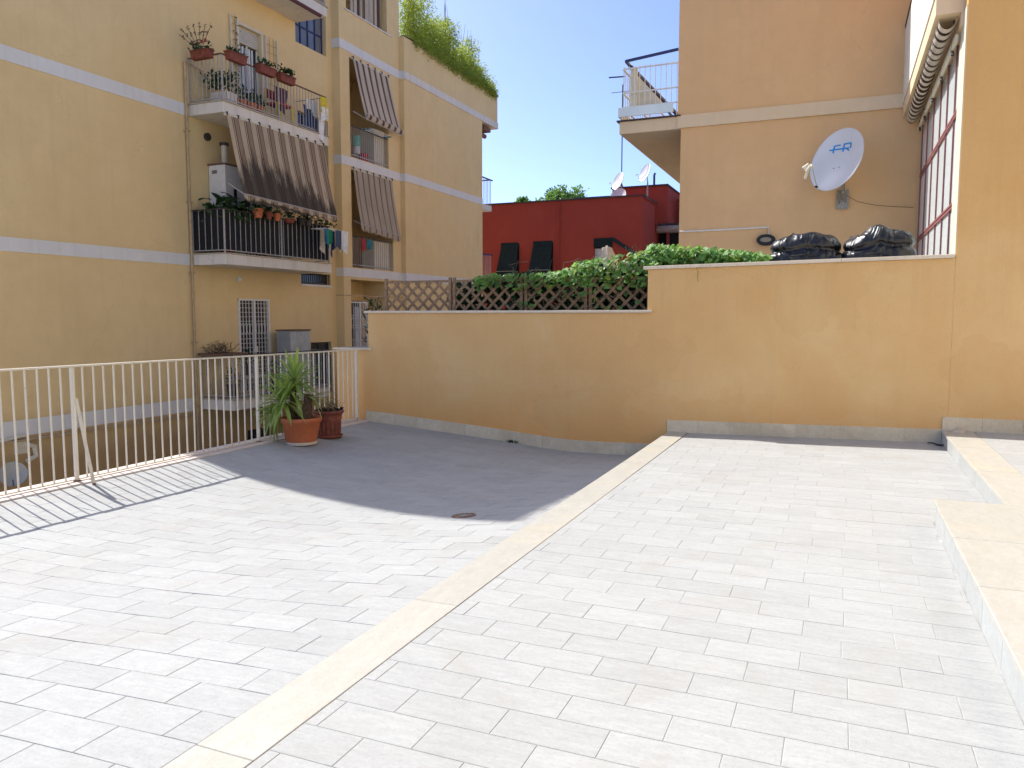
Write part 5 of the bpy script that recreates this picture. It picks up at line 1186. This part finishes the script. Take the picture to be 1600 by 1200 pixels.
YL = [leafmesh('leaf', 1.0, .105, M['yucca'], 6, b, .5) for b in (.08, .25, .5)]; YP = leafmesh('leaf', 1.0, .075, M['yuccady'], 6, .45, .5)
def rosette(c, n, L, up, spread, mesh=None, az=None, elmin=-.5):
    for k in range(n):
        a = (k*2.399+rnd.uniform(-.2, .2)) if az is None else rnd.uniform(*az); q = k/n; el = up-(up-elmin)*q+rnd.uniform(-.12, .12)
        d = Vector((math.cos(a)*math.cos(el), math.sin(a)*math.cos(el), math.sin(el))); side = d.cross(Vector((0, 0, 1))).normalized(); nrm = side.cross(d).normalized()
        Rm = Matrix((side, d, nrm)).transposed(); ml = mesh or YL[min(2, int(q*3))]
        inst('leaf', ml, Vector(c)+Vector((0, 0, -.06*q)), YT, Rm.to_euler(), (rnd.uniform(.8, 1.1)*L*spread, L*rnd.uniform(.75, 1.1), L))
rosette(t1+Vector((.02, 0, .53)), 46, .42, 1.45, 1.0, elmin=-.2)
rosette(t1+Vector((-.11, -.08, .27)), 48, .43, 1.2, 1.15, elmin=-.5)
rosette(t1+Vector((-.02, -.02, .40)), 30, .42, .9, 1.0, elmin=-.4)
rosette(t1+Vector((-.14, -.10, .22)), 22, .42, -.1, 1.0, az=(2.4, 5.2), elmin=-1.2)
rosette(s0+Vector((.06, .04, .30)), 16, .36, .7, .8, mesh=YP, az=(-.7, 1.3), elmin=-.1)
m = MB(); rt_ = Vector((c2.x, c2.y, c2.z+.34))
for k in range(22):
    p = rt_+Vector((rnd.uniform(-.12, .14), rnd.uniform(-.12, .12), 0)); pts = [p]
    for q in range(4): p = p+Vector((rnd.gauss(.01, .03), rnd.gauss(0, .03), rnd.uniform(.01, .06))); pts.append(p)
    m.tube(pts, .003, 4, cap=False)
o = m.build('dry_stems', M['twig'], None, org=rt_); tag(o, 'thin bare dry stems in the older terracotta pot', 'plant')
m = MB(); tuft(m, rt_, 160, (.14, .14), .03, .06, .03, rnd, .1); o = m.build('leaf_litter', M['soil'], None, org=rt_); tag(o, 'dark dead leaves heaped in the older terracotta pot', 'leaves', kind='stuff')

# ------------------------------------------------------------------ floor drain, litter
dc = Vector((-2.80, 5.65, 0)); dc.z = zl(dc.x, dc.y)+.003
dx = (zl(dc.x+.08, dc.y)-zl(dc.x-.08, dc.y))/.16; dy = (zl(dc.x, dc.y+.08)-zl(dc.x, dc.y-.08))/.16
T = thing('floor_drain', dc, 'round rusty floor drain cover in the dip of the tiled floor', 'drain cover'); T.rotation_euler = (math.atan(dy), -math.atan(dx), 0)
o_ = dc.copy(); m = MB(); m.lathe(o_, [(.070, .006), (.098, .006), (.104, .0), (.098, -.006)], 36); m.lathe(o_, [(0, -.002), (.07, -.002)], 36); m.build('ring', M['rust'], T)
m = MB(); m.lathe(o_, [(0, .004), (.03, .004), (.034, .0)], 24)
m.build('centre', M['galv'], T)
for k in range(10): a = 2*math.pi*k/10; m = MB(); m.bar(o_+Vector((.033*math.cos(a), .033*math.sin(a), .003)), o_+Vector((.071*math.cos(a), .071*math.sin(a), .003)), .014, .006); m.build('grate_bar', M['galv'], T)
p = onz(1497, 675, .18); m = MB(); rr = random.Random(2)
P = [[(p.x+.085*(i/8)*math.cos(2*math.pi*k/14)*(1+.3*math.sin(3*k+i)), p.y+.05*(i/8)*math.sin(2*math.pi*k/14), .1785+.035*math.exp(-((i/8-.45)/.25)**2)*(1+.5*math.sin(2.3*k))) for k in range(15)] for i in range(9)]; m.grid(P)
tag(m.build('crumpled_rag', M['beige'], None, smooth=True, org=(p.x, p.y, .178)), 'small crumpled pale rag at the wall end of the raised step', 'rag')
p = onz(1465, 697, .02); m = MB(); P = [[(p.x-.10+.2*i/8, p.y+.05-.09*i/8+(.028*math.sin(math.pi*i/8))*(j-1), .034+.012*abs(j-1)+.008*math.sin(i)) for j in range(3)] for i in range(9)]; m.grid(P)
tag(m.build('dead_leaf', M['soil'], None, org=(p.x, p.y, .03)), 'dark curled dead leaf on the floor in the corner below the step', 'leaf')
p = ony(803, 693, 10.15); m = MB()
for k in range(24): q = Vector((p.x+random.gauss(0, .05), 10.14+random.uniform(-.02, .01), zl(p.x, 10.15)+.004)); d = Vector((random.gauss(0, 1), random.gauss(0, .5), random.uniform(.3, 1.5))).normalized(); m.quad(q, q+d*.025+Vector((.01, 0, 0)), q+d*.05, q+d*.025-Vector((.01, 0, 0)))
tag(m.build('weed', M['vinedark'], None, org=(p.x, 10.14, zl(p.x, 10.15))), 'tiny dark weed growing at the foot of the skirting', 'weed')
